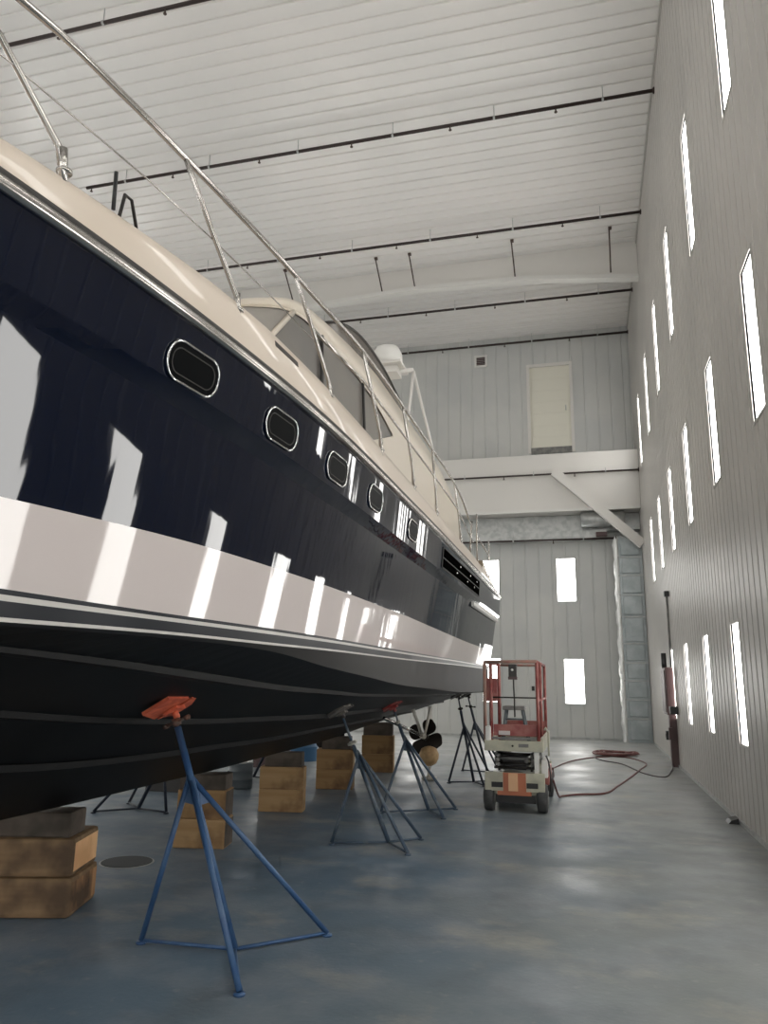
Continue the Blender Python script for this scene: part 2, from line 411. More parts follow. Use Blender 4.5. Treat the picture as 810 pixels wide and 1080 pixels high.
pls = [(8.9,'dark sprinkler pipe nearest the viewpoint, crossing the top left corner'),(12.6,'dark sprinkler pipe second from the viewpoint, above the middle of the boat'),(16.35,'dark sprinkler pipe just before the white roof rafter'),
       (19.97,'dark sprinkler pipe just behind the white roof rafter'),(22.6,'dark sprinkler pipe along the top of the end wall')]
for Y, l in pls: pipe_y(Y, 12.05, -13.9 if Y != 12.6 else -10.3, XR, M['pipe'], l)

# ---- end wall: upper door, vent, box beam, soffit, brace, header
dr = MB().box(-1.44,-.22,YF+.03,YF+.07,8.45,11.23)
d = dr.build('door_1', M['doorpaint'], origin=(-.8,YF,8.43)); struct(d, 'pale yellow loading door high in the end wall above the white beam', 'door')
m = MB()
for i in range(7): m.box(-1.38,-.28,YF+.018,YF+.03,8.55+i*.38,8.55+i*.38+.34)
m.build('door_panel', M['doorpaint'], d)
m = MB(); m.box(-1.53,-1.44,YF-.04,YF+.05,8.4,11.33); m.box(-.22,-.13,YF-.04,YF+.05,8.4,11.33); m.box(-1.44,-.22,YF-.04,YF+.05,11.23,11.33)
m.build('door_frame', M['offwhite'], d)
MB().box(-1.44,-.22,YF-.03,YF+.03,8.38,8.58).build('threshold', M['lift_grey'], d)
MB().tube([(-.36,YF+.0,9.75),(-.36,YF-.04,9.75),(-.36,YF-.04,9.9),(-.36,YF+.0,9.9)], .012, 6).build('handle', M['galv'], d)
v = thing('wall_vent', (-2.97,YF,11.4), 'small square white-framed vent high on the end wall left of the door', 'vent')
m = MB(); m.box(-3.16,-3.10,YF-.05,YF,11.4,11.8); m.box(-2.82,-2.76,YF-.05,YF,11.4,11.8); m.box(-3.10,-2.82,YF-.05,YF,11.4,11.46); m.box(-3.10,-2.82,YF-.05,YF,11.74,11.8)
m.build('frame', M['white'], v)
m = MB()
for i in range(5): m.box(-3.10,-2.82,YF-.03,YF-.005,11.47+i*.055,11.50+i*.055)
m.build('louver', M['maroon'], v)

bm_ = thing('box_beam', (0,21.6,6.35), 'deep white boxed header beam spanning the end wall below the upper door', 'beam')
MB().box(XL+.01,XR-.005,21.6,YF-.02,7.42,8.0).build('top_beam', M['offwhite'], bm_)
MB().box(XL+.01,XR-.005,21.66,YF-.02,6.36,7.42).build('panel', M['offwhite'], bm_)
MB().box(XL+.01,XR-.005,21.60,21.68,6.30,6.37).build('bottom_edge', M['white'], bm_)
pipe_y(21.52, 7.38, -13.9, XR, M['pipe'], 'thin dark pipe running along the face of the white header beam', r=.026, hang=7.5)
br = MB(); br.obox(((-.74+1.56)/2,21.50,(7.44+5.26)/2), Vector((2.30,0,-2.18))*.5, (0,.07,0), Vector((2.12,0,2.22)).normalized()*.125)
plab(br.build('diagonal_brace', M['offwhite'], bm_), 'white diagonal steel brace down to the right wall')
hp = thing('door_header', (-3,22.5,5.6), 'galvanised header strip and shade-grey wall panel under the white beam', 'header')
MB().box(XL+.01,XR-.005,22.45,YF-.02,5.86,6.35).build('shade_panel', M['galv'], hp)  # grey here stands in for shade on the wall under the beam
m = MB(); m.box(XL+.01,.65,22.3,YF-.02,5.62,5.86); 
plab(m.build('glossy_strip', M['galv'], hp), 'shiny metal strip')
pipe_y(22.2, 5.58, -13.9, .9, M['pipe'], 'dark pipe along the bottom of the grey header above the lower end wall', r=.03, hang=5.9)
tag(MB().lathe([(.2,0),(.22,.03),(.22,.9),(.2,.93),(.22,.96),(.22,1.2)], (-.05,22.1,6.13), (1,0,0), 24).build('round_duct', M['galv'], origin=(0,22.1,6.1)), 'round galvanised duct under the white beam by the diagonal brace', 'duct')
tag(MB().box(.35,.66,22.08,22.28,5.64,5.76,bev=.012).build('valve_box', M['maroon'], origin=(.5,22.2,5.6)), 'small dark red valve box at the right end of the header pipe', 'valve')

# ---- foil duct column in the right corner
dc = thing('duct_column', (1.1,22.5,0), 'tall foil-covered square duct standing in the far right corner', 'duct')
mb = MB(); mb.box(.92,XR-.01,22.15,YF-.03,0,5.62)
mb.build('duct_body', M['duct'], dc)
zz = [0.02,.62,1.12,1.62,2.1,2.62,3.35,3.95,4.5,5.02,5.6]
for z0, z1 in zip(zz, zz[1:]):
    m = MB(); m.box(1.0,1.50,22.10,22.15,z0+.05,z1-.03,bev=.02); m.build('duct_panel', M['duct'], dc)
    m = MB(); m.box(.91,XR-.01,22.13,22.16,z1-.02,z1+.01); m.build('seam', M['galv'], dc)
mb = MB()
rows = []
for i in range(57):
    z = i*.1; w = .80+.015*math.sin(i*.9)+.012*math.sin(i*2.3)
    rows.append([(w,22.35,z),(w+.04,22.16,z),(.94,22.14,z),(.94,22.5,z)])
mb.grid(rows, smooth=True)
plab(mb.build('foil_wrap', M['foil'], dc), 'crumpled silver foil edge')

# ---- things on the right wall
eb = thing('breaker_box', (XR,16.2,.95), 'maroon electrical box with pipes on the right wall between two lit panels', 'electrical box')
MB().box(XR-.16,XR,15.95,16.75,.95,1.85,bev=.02).build('box', M['maroon'], eb)
MB().box(XR-.175,XR-.16,16.0,16.7,1.0,1.8).build('door', M['maroon'], eb)
MB().tube([(XR-.04,15.9,1.85),(XR-.04,15.9,3.25)], .022, 8).build('conduit', M['lift_grey'], eb)
MB().box(XR-.09,XR,15.82,15.98,3.22,3.32).build('junction_box', M['black'], eb)
MB().tube([(XR-.10,16.7,1.8),(XR-.10,16.7,2.15)], .05, 8).build('pipe_stub', M['black'], eb)
m = MB(); m.box(XR-.13,XR,15.95,16.15,0,.95); m.box(XR-.16,XR-.1,15.85,16.0,.5,.72); m.build('post', M['maroon'], eb)
MB().box(XR-.14,XR,15.55,15.8,.98,1.12).build('switch', M['black'], eb)
o = thing('wall_outlet', (XR,17.9,.45), 'small dark outlet low on the right wall near the end wall', 'outlet')
MB().box(XR-.05,XR,17.75,17.9,.38,.56).build('plate', M['black'], o)
for y in (17.78,17.84): MB().box(XR-.056,XR-.05,y,y+.02,.43,.5).build('socket', M['seal'], o)
m = MB(); m.prism([(XR-.14,9.75,0),(XR-.03,9.75,0),(XR-.03,9.75,.06),(XR-.11,9.75,.035)], (0,.22,0))
tag(m.build('door_wedge', M['black'], origin=(XR-.08,9.85,0)), 'small black wedge lying at the foot of the right wall', 'wedge')
m = MB(); m.box(-1.62,-1.54,YF-.05,YF,1.30,1.43,bev=.01)
o = m.build('wall_switch', M['seal'], origin=(-1.58,YF,1.35)); tag(o, 'small dark switch on the end wall right of the lift', 'switch')

# floor drain
o = thing('manhole_cover', (-3.78,6.02,0), 'round dark manhole cover in the floor beside the front timber stack', 'manhole')
MB().lathe([(.22,0),(.22,.004)], (-3.78,6.02,0), n=40, smooth=False).build('rim', M['galv'], o)
MB().lathe([(.205,0),(.205,.008)], (-3.78,6.02,0), n=40, smooth=False).build('lid', M['fibre'], o)

# ------------------------------------------------------------------ THE BOAT
KX = -3.5
YS = [13.3,11.6,10,8.5,7,6,5,4,3,2,1,0,-1.1]
def line(xs, zs, stem):
    # xs, zs given at knots; interpolate to YS
    KY = [13.3,10,7,5,4,3,2,1,0,-1.1]
    def it(vals, y):
        for (a,b),(p,q) in zip(zip(KY,KY[1:]), zip(vals,vals[1:])):
            if b <= y <= a: return p+(q-p)*(a-y)/(a-b)
    L_ = [(it(xs,y), y, it(zs,y)) for y in YS]
    mid = Vector(L_[-1]).lerp(Vector(stem), .6); mid.x = KX+(mid.x-KX)*1.25
    return L_+[tuple(mid), stem]
LN = {}
LN['rail'] = line([-1.455,-1.44,-1.435,-1.44,-1.46,-1.53,-1.665,-1.87,-2.16,-2.6],[2.96,2.98,2.985,2.985,2.985,2.985,2.995,3.005,3.04,3.1],(KX,-3.1,3.3))
LN['knup'] = line([-1.465,-1.465,-1.465,-1.475,-1.505,-1.585,-1.73,-1.95,-2.25,-2.7],[2.63,2.64,2.65,2.66,2.67,2.70,2.73,2.75,2.78,2.85],(KX,-2.85,3.05))
LN['knuck'] = line([-1.53,-1.53,-1.53,-1.54,-1.575,-1.65,-1.78,-1.985,-2.29,-2.74],[2.56,2.57,2.58,2.59,2.60,2.63,2.66,2.68,2.71,2.78],(KX,-2.8,2.98))
LN['btop'] = line([-1.61,-1.61,-1.61,-1.62,-1.66,-1.76,-1.96,-2.26,-2.58,-2.97],[2.03,2.05,2.09,2.10,2.105,2.11,2.10,2.10,2.12,2.2],(KX,-2.2,2.4))
LN['bbot'] = line([-1.655,-1.655,-1.655,-1.665,-1.71,-1.81,-2.01,-2.32,-2.65,-3.06],[1.79,1.79,1.78,1.78,1.78,1.78,1.80,1.84,1.9,2.0],(KX,-1.95,2.1))
LN['ch1'] = line([-1.67,-1.67,-1.67,-1.68,-1.725,-1.825,-2.025,-2.335,-2.67,-3.08],[1.73,1.72,1.70,1.695,1.69,1.69,1.68,1.68,1.72,1.8],(KX,-1.8,1.95))
LN['facet'] = line([-1.68,-1.68,-1.69,-1.71,-1.745,-1.85,-2.05,-2.36,-2.69,-3.1],[1.35,1.38,1.47,1.585,1.66,1.675,1.67,1.675,1.715,1.79],(KX,-1.78,1.93))
LN['ch2'] = line([-2.05,-2.08,-2.10,-2.10,-2.13,-2.25,-2.45,-2.72,-3.02,-3.3],[1.32,1.33,1.37,1.44,1.50,1.575,1.63,1.64,1.66,1.72],(KX,-1.6,1.8))
LN['st3'] = line([-2.5,-2.5,-2.55,-2.70,-2.8,-2.9,-3.02,-3.15,-3.28,-3.4],[1.17,1.16,1.16,1.20,1.25,1.33,1.40,1.46,1.53,1.6],(KX,-1.4,1.65))
LN['st4'] = line([-3.0,-3.0,-3.02,-3.10,-3.17,-3.25,-3.32,-3.38,-3.44,-3.47],[1.0,.97,.94,.945,.97,1.05,1.13,1.22,1.32,1.42],(KX,-1.2,1.5))
LN['keel'] = line([KX]*10,[.84,.70,.65,.64,.64,.64,.65,.68,.8,1.1],(KX,-1.15,1.2))
NS = 6
SL = {k: catmull(v, NS) for k, v in LN.items()}
def mir(p): return (2*KX-p[0], p[1], p[2])
def strip(mb, A, B, n=1, mi=0, smooth=True, bulge=0.):
    rows = []
    for j in range(n+1):
        t = j/n; rows.append([A[i].lerp(B[i], t) for i in range(len(A))])
    mb.grid(rows, smooth, mi); mb.grid([[mir(p) for p in r] for r in rows], smooth, mi, flip=True)
boat = thing('motor_yacht', (KX,6,0.64), 'large navy-hulled motor yacht with cream deck propped on stands in the hall', 'boat')
# navy topsides
mb = MB(); strip(mb, SL['rail'], SL['knup'], 6); strip(mb, SL['knup'], SL['knuck'], 1, smooth=False); strip(mb, SL['knuck'], SL['btop'], 6)
# transom
TR = ['rail','knup','knuck','btop','bbot','ch1','facet','ch2','st3','st4','keel']
s = [LN[k][0] for k in TR]
def tr_poly(keys):
    a = [LN[k][0] for k in keys]; return a+[mir(p) for p in reversed(a)]
def face(mb, pts, mi=0): mb.add(pts, [tuple(range(len(pts)))], False, mi)
face(mb, tr_poly(['rail','knup','knuck','btop']))
navy = plab(mb.build('topsides', M['navy'], boat), 'glossy navy blue topsides')
mb = MB(); strip(mb, SL['btop'], SL['bbot'], 3); face(mb, tr_poly(['btop','bbot']))
plab(mb.build('boot_band', M['band'], boat), 'wide pinkish white glossy band')
# stripes between band and chine
def lerpL(A, B, t): return [a.lerp(b, t) for a, b in zip(A, B)]
b0, b1 = SL['bbot'], SL['ch1']
for t0, t1, mk, nm, lb in ((0,.17,'stripe_dark','pinstripe','thin dark stripe'),(.17,.36,'stripe_white','pinstripe','thin white stripe'),(.36,.86,'stripe_dark','waterline_stripe','dark waterline stripe'),(.86,1,'stripe_white','pinstripe','thin pale stripe above the black bottom')):
    mb = MB(); strip(mb, lerpL(b0,b1,t0), lerpL(b0,b1,t1), 1)
    plab(mb.build(nm, M[mk], boat), lb)
mb = MB(); face(mb, tr_poly(['bbot','ch1'])); strip(mb, b1, SL['facet'], 1)
face(mb, tr_poly(['ch1','facet']))
plab(mb.build('lower_side', M['grey_side'], boat), 'dark grey lower hull side widening to the stern')
mb = MB(); strip(mb, SL['facet'], SL['ch2'], 1, smooth=False); strip(mb, SL['ch2'], SL['st3'], 2); strip(mb, SL['st3'], SL['st4'], 2); strip(mb, SL['st4'], SL['keel'], 2)
face(mb, tr_poly(['facet','ch2','st3','st4','keel']))
plab(mb.build('bottom', M['antifoul'], boat), 'matt black antifouled bottom')
# spray strakes
for key, w in (('ch2',.075),('st3',.07),('st4',.06)):
    A = SL[key]
    for side in (0,1):
        rows = [[],[],[]]
        for p in A[:-NS-2]:
            s_ = 1
            q = [Vector((p.x-.03, p.y, p.z-.018)), Vector((p.x+w*.8, p.y, p.z-.012)), Vector((p.x+w*.85, p.y, p.z+.028))]
            for r_, v_ in zip(rows, q): r_.append(mir(v_) if side else v_)
        mb = MB(); mb.grid(rows, False, flip=bool(side)); mb.build('spray_rail', M['strake'], boat)
# cap rail and bulwark
def bsc(y):
    K = [(-4,.62),(1.6,.66),(2.0,.80),(2.35,.90),(2.8,1.03),(3.3,1.10),(4.2,1.05),(5.2,1.0),(7.5,.93),(10,.90),(12,.78),(13.4,.7)]
    for (a,b),(p,q) in zip(K, K[1:]):
        if a <= y <= p: return b+(q-b)*(y-a)/(p-a)
    return K[-1][1] if y > 0 else K[0][1]
def off(A, dx, dz):
    out = []
    for i, p in enumerate(A):
        k = min(1., (p.x-KX)/.3); out.append(Vector((p.x+dx*k, p.y, p.z+dz)))
    return out
R = SL['rail']
prof = [(0,-.02),(.028,-.018),(.034,0),(.028,.018),(0,.022),(-.012,.03)]
for side in (0,1):
    mb = MB(); rows = [[mir(v) if side else v for v in off(R, dx, dz)] for dx, dz in prof]
    mb.grid(rows, True, flip=bool(side)); plab(mb.build('rubbing_strake', M['cap'], boat), 'bright metal rubbing strake along the deck edge')
    mb = MB(); rows = [[mir(v) if side else v for v in off(R, dx, dz)] for dx, dz in ((.004,.03),(.012,.036),(.012,.052),(0,.056))]
    mb.grid(rows, True, flip=bool(side)); mb.build('pinstripe', M['seal'], boat)
prof = [(-.002,.02),(-.012,.12),(-.03,.225),(-.042,.268),(-.065,.286),(-.10,.285),(-.125,.25),(-.15,.21)]
for side in (0,1):
    mb = MB(); rows = [[mir(v) if side else v for v in [Vector((q.x, q.y, p.z+(q.z-p.z)*bsc(p.y))) for p, q in zip(R, off(R, dx, dz))]] for dx, dz in prof]
    # drop bulwark at the stern quarter
    for r_ in rows:
        for i in range(0,5):
            v = r_[i]; f = 1-i/5
            r_[i] = Vector((v[0], v[1], LN['rail'][0][2]+(v[2]-LN['rail'][0][2])*(1-.75*f*f)))
    mb.grid(rows, True, flip=bool(side))
    plab(mb.build('bulwark', M['cream'], boat), 'cream bulwark')
# deck with camber
mb = MB()
D = [Vector((q.x, q.y, p.z+(q.z-p.z)*bsc(p.y)*.97)) for p, q in zip(R, off(R, -.14, .205))]; rows = []
for t in (0,.15,.35,.6,.8,1):
    rows.append([Vector((p.x+(KX-p.x)*t, p.y, p.z+.14*math.sin(t*PI/2))) for p in D])
mb.grid(rows, True); mb.grid([[mir(p) for p in r] for r in rows], True, flip=True)
a = [r[0] for r in rows]; poly = a+[mir(p) for p in reversed(a)]
poly += [mir(LN['rail'][0]), LN['rail'][0]]
face(mb, poly)
mb.build('deck', M['cream'], boat)

# cabin: U-shaped plan, loft between bottom and top outlines
bot = [(-3.5,2.3,3.2),(-3.0,2.4,3.2),(-2.6,2.75,3.2),(-2.2,3.3,3.22),(-1.99,3.85,3.25),(-1.97,5.4,3.25),(-1.95,6.6,3.25),(-1.95,8.0,3.25),(-1.95,10,3.25),(-1.96,12.2,3.25)]
top = [(-3.5,4.40,4.05),(-3.0,4.42,4.06),(-2.6,4.54,4.12),(-2.28,4.74,4.21),(-2.09,5.02,4.29),(-2.04,5.5,4.33),(-2.01,6.6,4.36),(-2.0,8.0,4.36),(-2.0,10,4.36),(-2.0,12.2,4.25)]
CB, CT = catmull(bot, 6), catmull(top, 6)
def crow(t, o=0.):
    r = []
    for i in range(len(CB)):
        p = CB[i].lerp(CT[i], t)
        a_ = CB[max(i-1,0)]; b_ = CB[min(i+1,len(CB)-1)]; d_ = (b_-a_); n_ = Vector((d_.y,-d_.x,0)); n_.normalize()
        r.append(p+n_*o)
    return r
NC = len(CB)
# window spans in index space: front glass 0..24 , side glass 24..43 tapering aft
IM = 24; IE = 41
def zt(i):   # top fraction of the glass
    return .965 if i <= IM+10 else .965-.14*((i-IM-10)/(IE-IM-10))**2.2
def zlo(i): return zb_ if i <= IM+8 else zb_+(.80-zb_)*((i-IM-8)/(IE-IM-8))**1.6
zb_ = .30
mb = MB()
rows = [[CB[i].copy() for i in range(NC)], [CB[i].lerp(CT[i], zlo(i) if i <= IE else .5) for i in range(NC)]]; mb.grid(rows, True); mb.grid([[mir(p) for p in r] for r in rows], True, flip=True)
# upper rim above glass
A = [CB[i].lerp(CT[i], zt(i) if i <= IE else .62) for i in range(NC)]
Bt = [Vector(p) for p in CT]
mb.grid([A, Bt], True); mb.grid([[mir(p) for p in A],[mir(p) for p in Bt]], True, flip=True)
A2 = [CB[i].lerp(CT[i], zlo(i) if i <= IE else .5) for i in range(IE, NC)]; B2 = A[IE:]
mb.grid([A2, B2], True); mb.grid([[mir(p) for p in A2],[mir(p) for p in B2]], True, flip=True)
cab = mb.build('cabin', M['cream2'], boat)
def glass(i0, i1, mt, nm, lb):
    for side in (0,1):
        mb = MB(); lo, hi = [], []
        for i in range(i0, i1+1):
            a_ = CB[max(i-1,0)]; b_ = CB[min(i+1,NC-1)]; d_ = (b_-a_); n_ = Vector((d_.y,-d_.x,0)); n_.normalize()
            lo.append(CB[i].lerp(CT[i], zlo(i))-n_*.012); hi.append(CB[i].lerp(CT[i], zt(i))-n_*.012)
        if side: lo = [mir(p) for p in lo]; hi = [mir(p) for p in hi]
        mb.grid([lo, hi], True, flip=bool(side)); plab(mb.build(nm, mt, boat), lb)
glass(0, IM, M['glass_front'], 'windscreen', 'pale grey raked windscreen')
glass(IM, IE, M['glass_cabin'], 'side_window', 'long dark cabin side window')
def mull(i, mt, w=.02, t0=zb_, t1=None):
    for side in (0,1):
        a_ = CB[i].lerp(CT[i], t0); b_ = CB[i].lerp(CT[i], t1 or zt(i))
        n_ = Vector((1,-.3,.2)).normalized()*.008
        if side: a_ = Vector(mir(a_)); b_ = Vector(mir(b_)); n_.x *= -1
        m = MB(); m.tube([a_+n_, b_+n_], w, 6); m.build('mullion', mt, boat)
mull(IM, M['cream2'], .022); mull(12, M['cream2'], .02); mull(30, M['seal'], .016); mull(36, M['seal'], .014)
# roof / flybridge coaming: rises aft
co_b = [Vector(p) for p in CT]
def coam(i):
    y = CT[i].y; t = max(0., min(1., (y-4.6)/2.6)); return t
c1 = []; c2 = []; c3 = []
for i in range(NC):
    t = coam(i); p = CT[i]
    q = p+Vector((.015,-.02,.02)); c1.append(q)
    zf = .30 if p.y < 10.5 else .30-.12*(p.y-10.5)/1.7
    c2.append(p+Vector((-.02*t-.02,.03,.07+(zf-.07)*t))); c3.append(p+Vector((-.12*t-.12,.12,.09+(zf-.10)*t)))
    if i == 0:
        for w_ in (c1[-1],c2[-1],c3[-1]): w_.x = KX
roofc = [Vector((KX+(p.x-KX)*.45, p.y+.05, p.z+.05)) for p in c3]; roofm = [Vector((KX, p.y+.05, p.z+.07)) for p in c3]
mb = MB(); rows = [CT, c1, c2, c3, roofc, roofm]
mb.grid(rows, True); mb.grid([[mir(p) for p in r] for r in rows], True, flip=True)
plab(mb.build('roof', M['cream2'], boat), 'cream roof edge and flybridge coaming')
# aft cabin bulkhead
mb = MB(); e = [CB[-1], CT[-1], c1[-1], c2[-1], c3[-1]]; face(mb, e+[mir(p) for p in reversed(e)]); mb.build('aft_bulkhead', M['cream2'], boat)
# flybridge wind screen
fs_b = [(-3.5,6.0,4.65),(-2.9,6.1,4.66),(-2.45,6.4,4.68),(-2.26,6.9,4.7),(-2.22,7.6,4.7),(-2.2,8.4,4.7),(-2.2,9.4,4.7)]
fs_t = [(-3.5,6.35,4.9),(-2.95,6.4,4.9),(-2.55,6.5,4.94),(-2.33,6.78,5.07),(-2.3,7.45,5.23),(-2.3,8.4,5.27),(-2.3,9.27,5.17)]
FB, FT = catmull(fs_b, 5), catmull(fs_t, 5)
for side in (0,1):
    mb = MB(); a_ = [Vector(mir(p)) for p in FB] if side else FB; b_ = [Vector(mir(p)) for p in FT] if side else FT
    mb.grid([a_, b_], True, flip=bool(side)); plab(mb.build('flybridge_screen', M['screen'], boat), 'dark tinted flybridge screen')
    m = MB(); m.tube(b_, .016, 8); m.build('screen_rail', M['darkmetal'] if not side else M['darkmetal'], boat)
# radar arch legs, dome
for side in (0,1):
    f = (lambda p: mir(p)) if side else (lambda p: p)
    m = MB(); m.tube([f((-2.3,9.6,4.6)),f((-2.3,10.12,5.93))], .022, 8); m.build('arch_leg', M['offwhite'], boat)
    m = MB(); m.tube([f((-2.3,11.9,4.5)),f((-2.3,11.5,5.2)),f((-2.3,10.12,5.93))], .022, 8); m.build('arch_leg', M['offwhite'], boat)
m = MB(); m.tube([(-2.3,10.1,5.94),(-4.7,10.1,5.94)], .035, 8); m.box(-2.95,-2.42,9.8,10.3,5.96,6.0); m.box(-2.8,-2.5,9.9,10.2,5.86,5.96)
m.build('arch_bar', M['offwhite'], boat)
m = MB(); m.lathe([(.10,0),(.215,.02),(.225,.10),(.215,.20),(.17,.29),(.09,.325),(.01,.335)], (-2.68,10.05,6.0), n=28); plab(m.build('radar_dome', M['white'], boat), 'white radar dome')

# handrail, stanchions, wire
def P3(l): return [Vector(p) for p in l]
HR = [(-2.45,-.2,3.78),(-2.1,.85,3.76),(-1.78,1.74,3.75),(-1.69,2.2,3.75),(-1.635,2.61,3.75),(-1.565,3.21,3.75),(-1.53,3.69,3.76),(-1.50,4.3,3.79),(-1.48,4.88,3.82),(-1.48,5.96,3.85),(-1.48,7.25,3.86),(-1.48,8.55,3.86),(-1.48,9.3,3.80),(-1.48,10.1,3.62)]
WH = [(-2.45,-.2,3.50),(-2.1,.85,3.49),(-1.78,1.72,3.49),(-1.66,2.4,3.49),(-1.61,2.81,3.49),(-1.56,3.31,3.49),(-1.51,4.0,3.49)]
def side_tubes(name, pts, r, mt, n=8, both=True):
    for side in (0,1) if both else (0,):
        q = [mir(p) for p in pts] if side else pts
        m = MB(); m.tube(q, r, n); m.build(name, mt, boat)
side_tubes('handrail', catmull(HR, 4), .0145, M['steel'], 10)
side_tubes('lifeline', WH, .0035, M['steel'], 6)
MR = [(-1.52,3.95,3.56),(-1.48,4.9,3.6),(-1.48,6.0,3.6),(-1.48,7.3,3.6),(-1.48,9.0,3.58),(-1.48,10.3,3.4)]
side_tubes('mid_rail', MR, .010, M['steel'])
ST = [[(-2.02,.95,3.74),(-1.93,1.2,3.68),(-1.79,1.69,3.56),(-1.73,1.95,3.32),(-1.72,1.98,3.2)],
      [(-1.63,2.61,3.74),(-1.60,2.82,3.52),(-1.57,3.05,3.30),(-1.57,3.07,3.2)],
      [(-1.53,3.68,3.75),(-1.515,3.93,3.55),(-1.50,4.2,3.33),(-1.5,4.24,3.2)],
      [(-1.48,4.88,3.82),(-1.48,5.37,3.36),(-1.48,5.41,3.2)],
      [(-1.48,6.12,3.84),(-1.48,6.5,3.4),(-1.48,6.56,3.2)],
      [(-1.48,7.42,3.85),(-1.48,7.62,3.4),(-1.48,7.66,3.2)],
      [(-1.48,8.8,3.84),(-1.48,9.18,3.4),(-1.48,9.23,3.18)]]
for q in ST:
    for side in (0,1):
        p = [mir(v) for v in q] if side else q
        m = MB(); m.tube(p, .013, 8); o = m.build('stanchion', M['steel'], boat)
        b_ = p[-1]; m = MB(); m.tube([(b_[0],b_[1],3.2),(b_[0],b_[1]-.02,3.32)], .017, 8); m.lathe([(.028,0),(.028,.010)], (b_[0],b_[1],3.235), n=12); m.build('base', M['cap'], o)
# stern rail with flag socket posts
for q in ([(-1.52,11.0,3.2),(-1.52,11.0,3.95)],[(-1.52,12.4,3.15),(-1.52,12.4,3.8)],[(-1.52,10.3,3.25),(-1.50,10.35,3.7)]):
    side_tubes('stern_post', q, .013, M['steel'])
side_tubes('stern_rail', [(-1.52,11.0,3.62),(-1.52,12.4,3.55),(-1.6,13.1,3.4)], .011, M['steel'])
# fairlead, deck cleat, aerial
for side in (0,1):
    f = mir if side else (lambda p: p)
    m = MB(); m.tube([f((-1.70,2.24,3.26)),f((-1.70,2.235,3.42))], .008, 8); m.build('deck_aerial', M['black'], boat)
    m = MB(); m.tube([f((-1.685,2.26,3.24)),f((-1.68,2.275,3.345)),f((-1.68,2.32,3.35)),f((-1.675,2.36,3.25))], .007, 8); m.build('deck_cleat', M['darkmetal'], boat)
m = MB()
y0_, y1_ = 3.42, 3.70
def bw(y, dx, dz):
    for p, q in zip(R, R[1:]):
        if q.y <= y <= p.y:
            e = p.lerp(q, (p.y-y)/(p.y-q.y)); return Vector((e.x+dx, y, e.z+dz*bsc(y)))
m.prism([bw(y0_,-.030,.205), bw(y1_,-.030,.205), bw(y1_,-.036,.232), bw(y0_,-.036,.232)], (.006,0,.002))
fp = plab(m.build('fairlead_plate', M['bronze'], boat), 'dark slotted plate on the bulwark')

# portholes on the upper navy panel
def side_frame(Y, z, kA='rail', kB='knup'):
    """point and tangents on the panel between two hull lines"""
    A, B = SL[kA], SL[kB]
    def at(L_, y):
        for p, q in zip(L_, L_[1:]):
            if q.y <= y <= p.y: return p.lerp(q, (p.y-y)/(p.y-q.y))
    def S(y, zz):
        a_ = at(A, y); b_ = at(B, y); t = (a_.z-zz)/(a_.z-b_.z); return a_.lerp(b_, t)
    p = S(Y, z); u = (S(Y+.1, z)-S(Y-.1, z)).normalized(); v_ = (S(Y, z+.05)-S(Y, z-.05)).normalized()
    n_ = u.cross(v_)
    if n_.x < 0: n_ = -n_
    return p, u, v_, n_.normalized()
def oval(p, u, v, w, h, r, n=8):
    out = []
    for cx, cy, a0 in ((w/2-r,h/2-r,0),(-w/2+r,h/2-r,PI/2),(-w/2+r,-h/2+r,PI),(w/2-r,-h/2+r,1.5*PI)):
        for k in range(n+1):
            a_ = a0+PI/2*k/n; out.append(p+u*(cx+r*math.cos(a_))+v*(cy+r*math.sin(a_)))
    return out
for Y, z, w in ((2.74,2.80,.35),(3.54,2.79,.35),(4.34,2.79,.35),(5.18,2.80,.34),(6.40,2.80,.34)):
    for side in (0,1):
        p, u, v_, n_ = side_frame(Y, z)
        q = oval(p+n_*.008, u, v_, w, .17, .08)
        gl = oval(p+n_*.004, u, v_, w-.015, .155, .073)
        inn = oval(p+n_*.0065, u, v_, w-.06, .11, .05)
        if side: q = [Vector(mir(a_)) for a_ in q]; gl = [Vector(mir(a_)) for a_ in gl]; inn = [Vector(mir(a_)) for a_ in inn]; n2 = Vector((-n_.x,n_.y,n_.z))
        else: n2 = n_
        m = MB(); m.tube(q, .0055, 8, closed=True); fr = m.build('porthole', M['chrome'], boat)
        m = MB(); m.prism(gl, n2*-.003 if side else n2*.003); m.build('glass', M['glass_dark'], fr)
        m = MB(); m.tube(inn, .003, 6, closed=True); m.build('inner_seal', M['seal'], fr)
# engine room air vents: two long black slots in a raised frame
vf = MB(); A_, B_ = [], []
def sp(Y, z, o):
    p, u, v_, n_ = side_frame(Y, z); return p+n_*o
ys = [7.85+i*.35 for i in range(9)]
fr_ = MB()
for zc, dz in ((2.90,.008),(2.795,.006),(2.69,.008)):
    fr_.grid([[sp(y, zc-dz, .0) for y in ys],[sp(y, zc-dz, .006) for y in ys],[sp(y, zc+dz, .006) for y in ys],[sp(y, zc+dz, .0) for y in ys]], False)
for y in (7.85,10.65):
    fr_.grid([[sp(y-.03, z, .0) for z in (2.69,2.8,2.9)],[sp(y-.03, z, .007) for z in (2.69,2.8,2.9)],[sp(y+.03, z, .007) for z in (2.69,2.8,2.9)],[sp(y+.03, z, .0) for z in (2.69,2.8,2.9)]], False)
vent = plab(fr_.build('air_vent', M['grey_side'], boat), 'grey framed double air intake near the stern')
for z0, z1 in ((2.697,2.787),(2.803,2.893)):
    m = MB(); m.grid([[sp(y, z0, .001) for y in ys],[sp(y, z0, .008) for y in ys],[sp(y, z1, .008) for y in ys],[sp(y, z1, .001) for y in ys]], False); m.build('slot', M['slot'], vent)
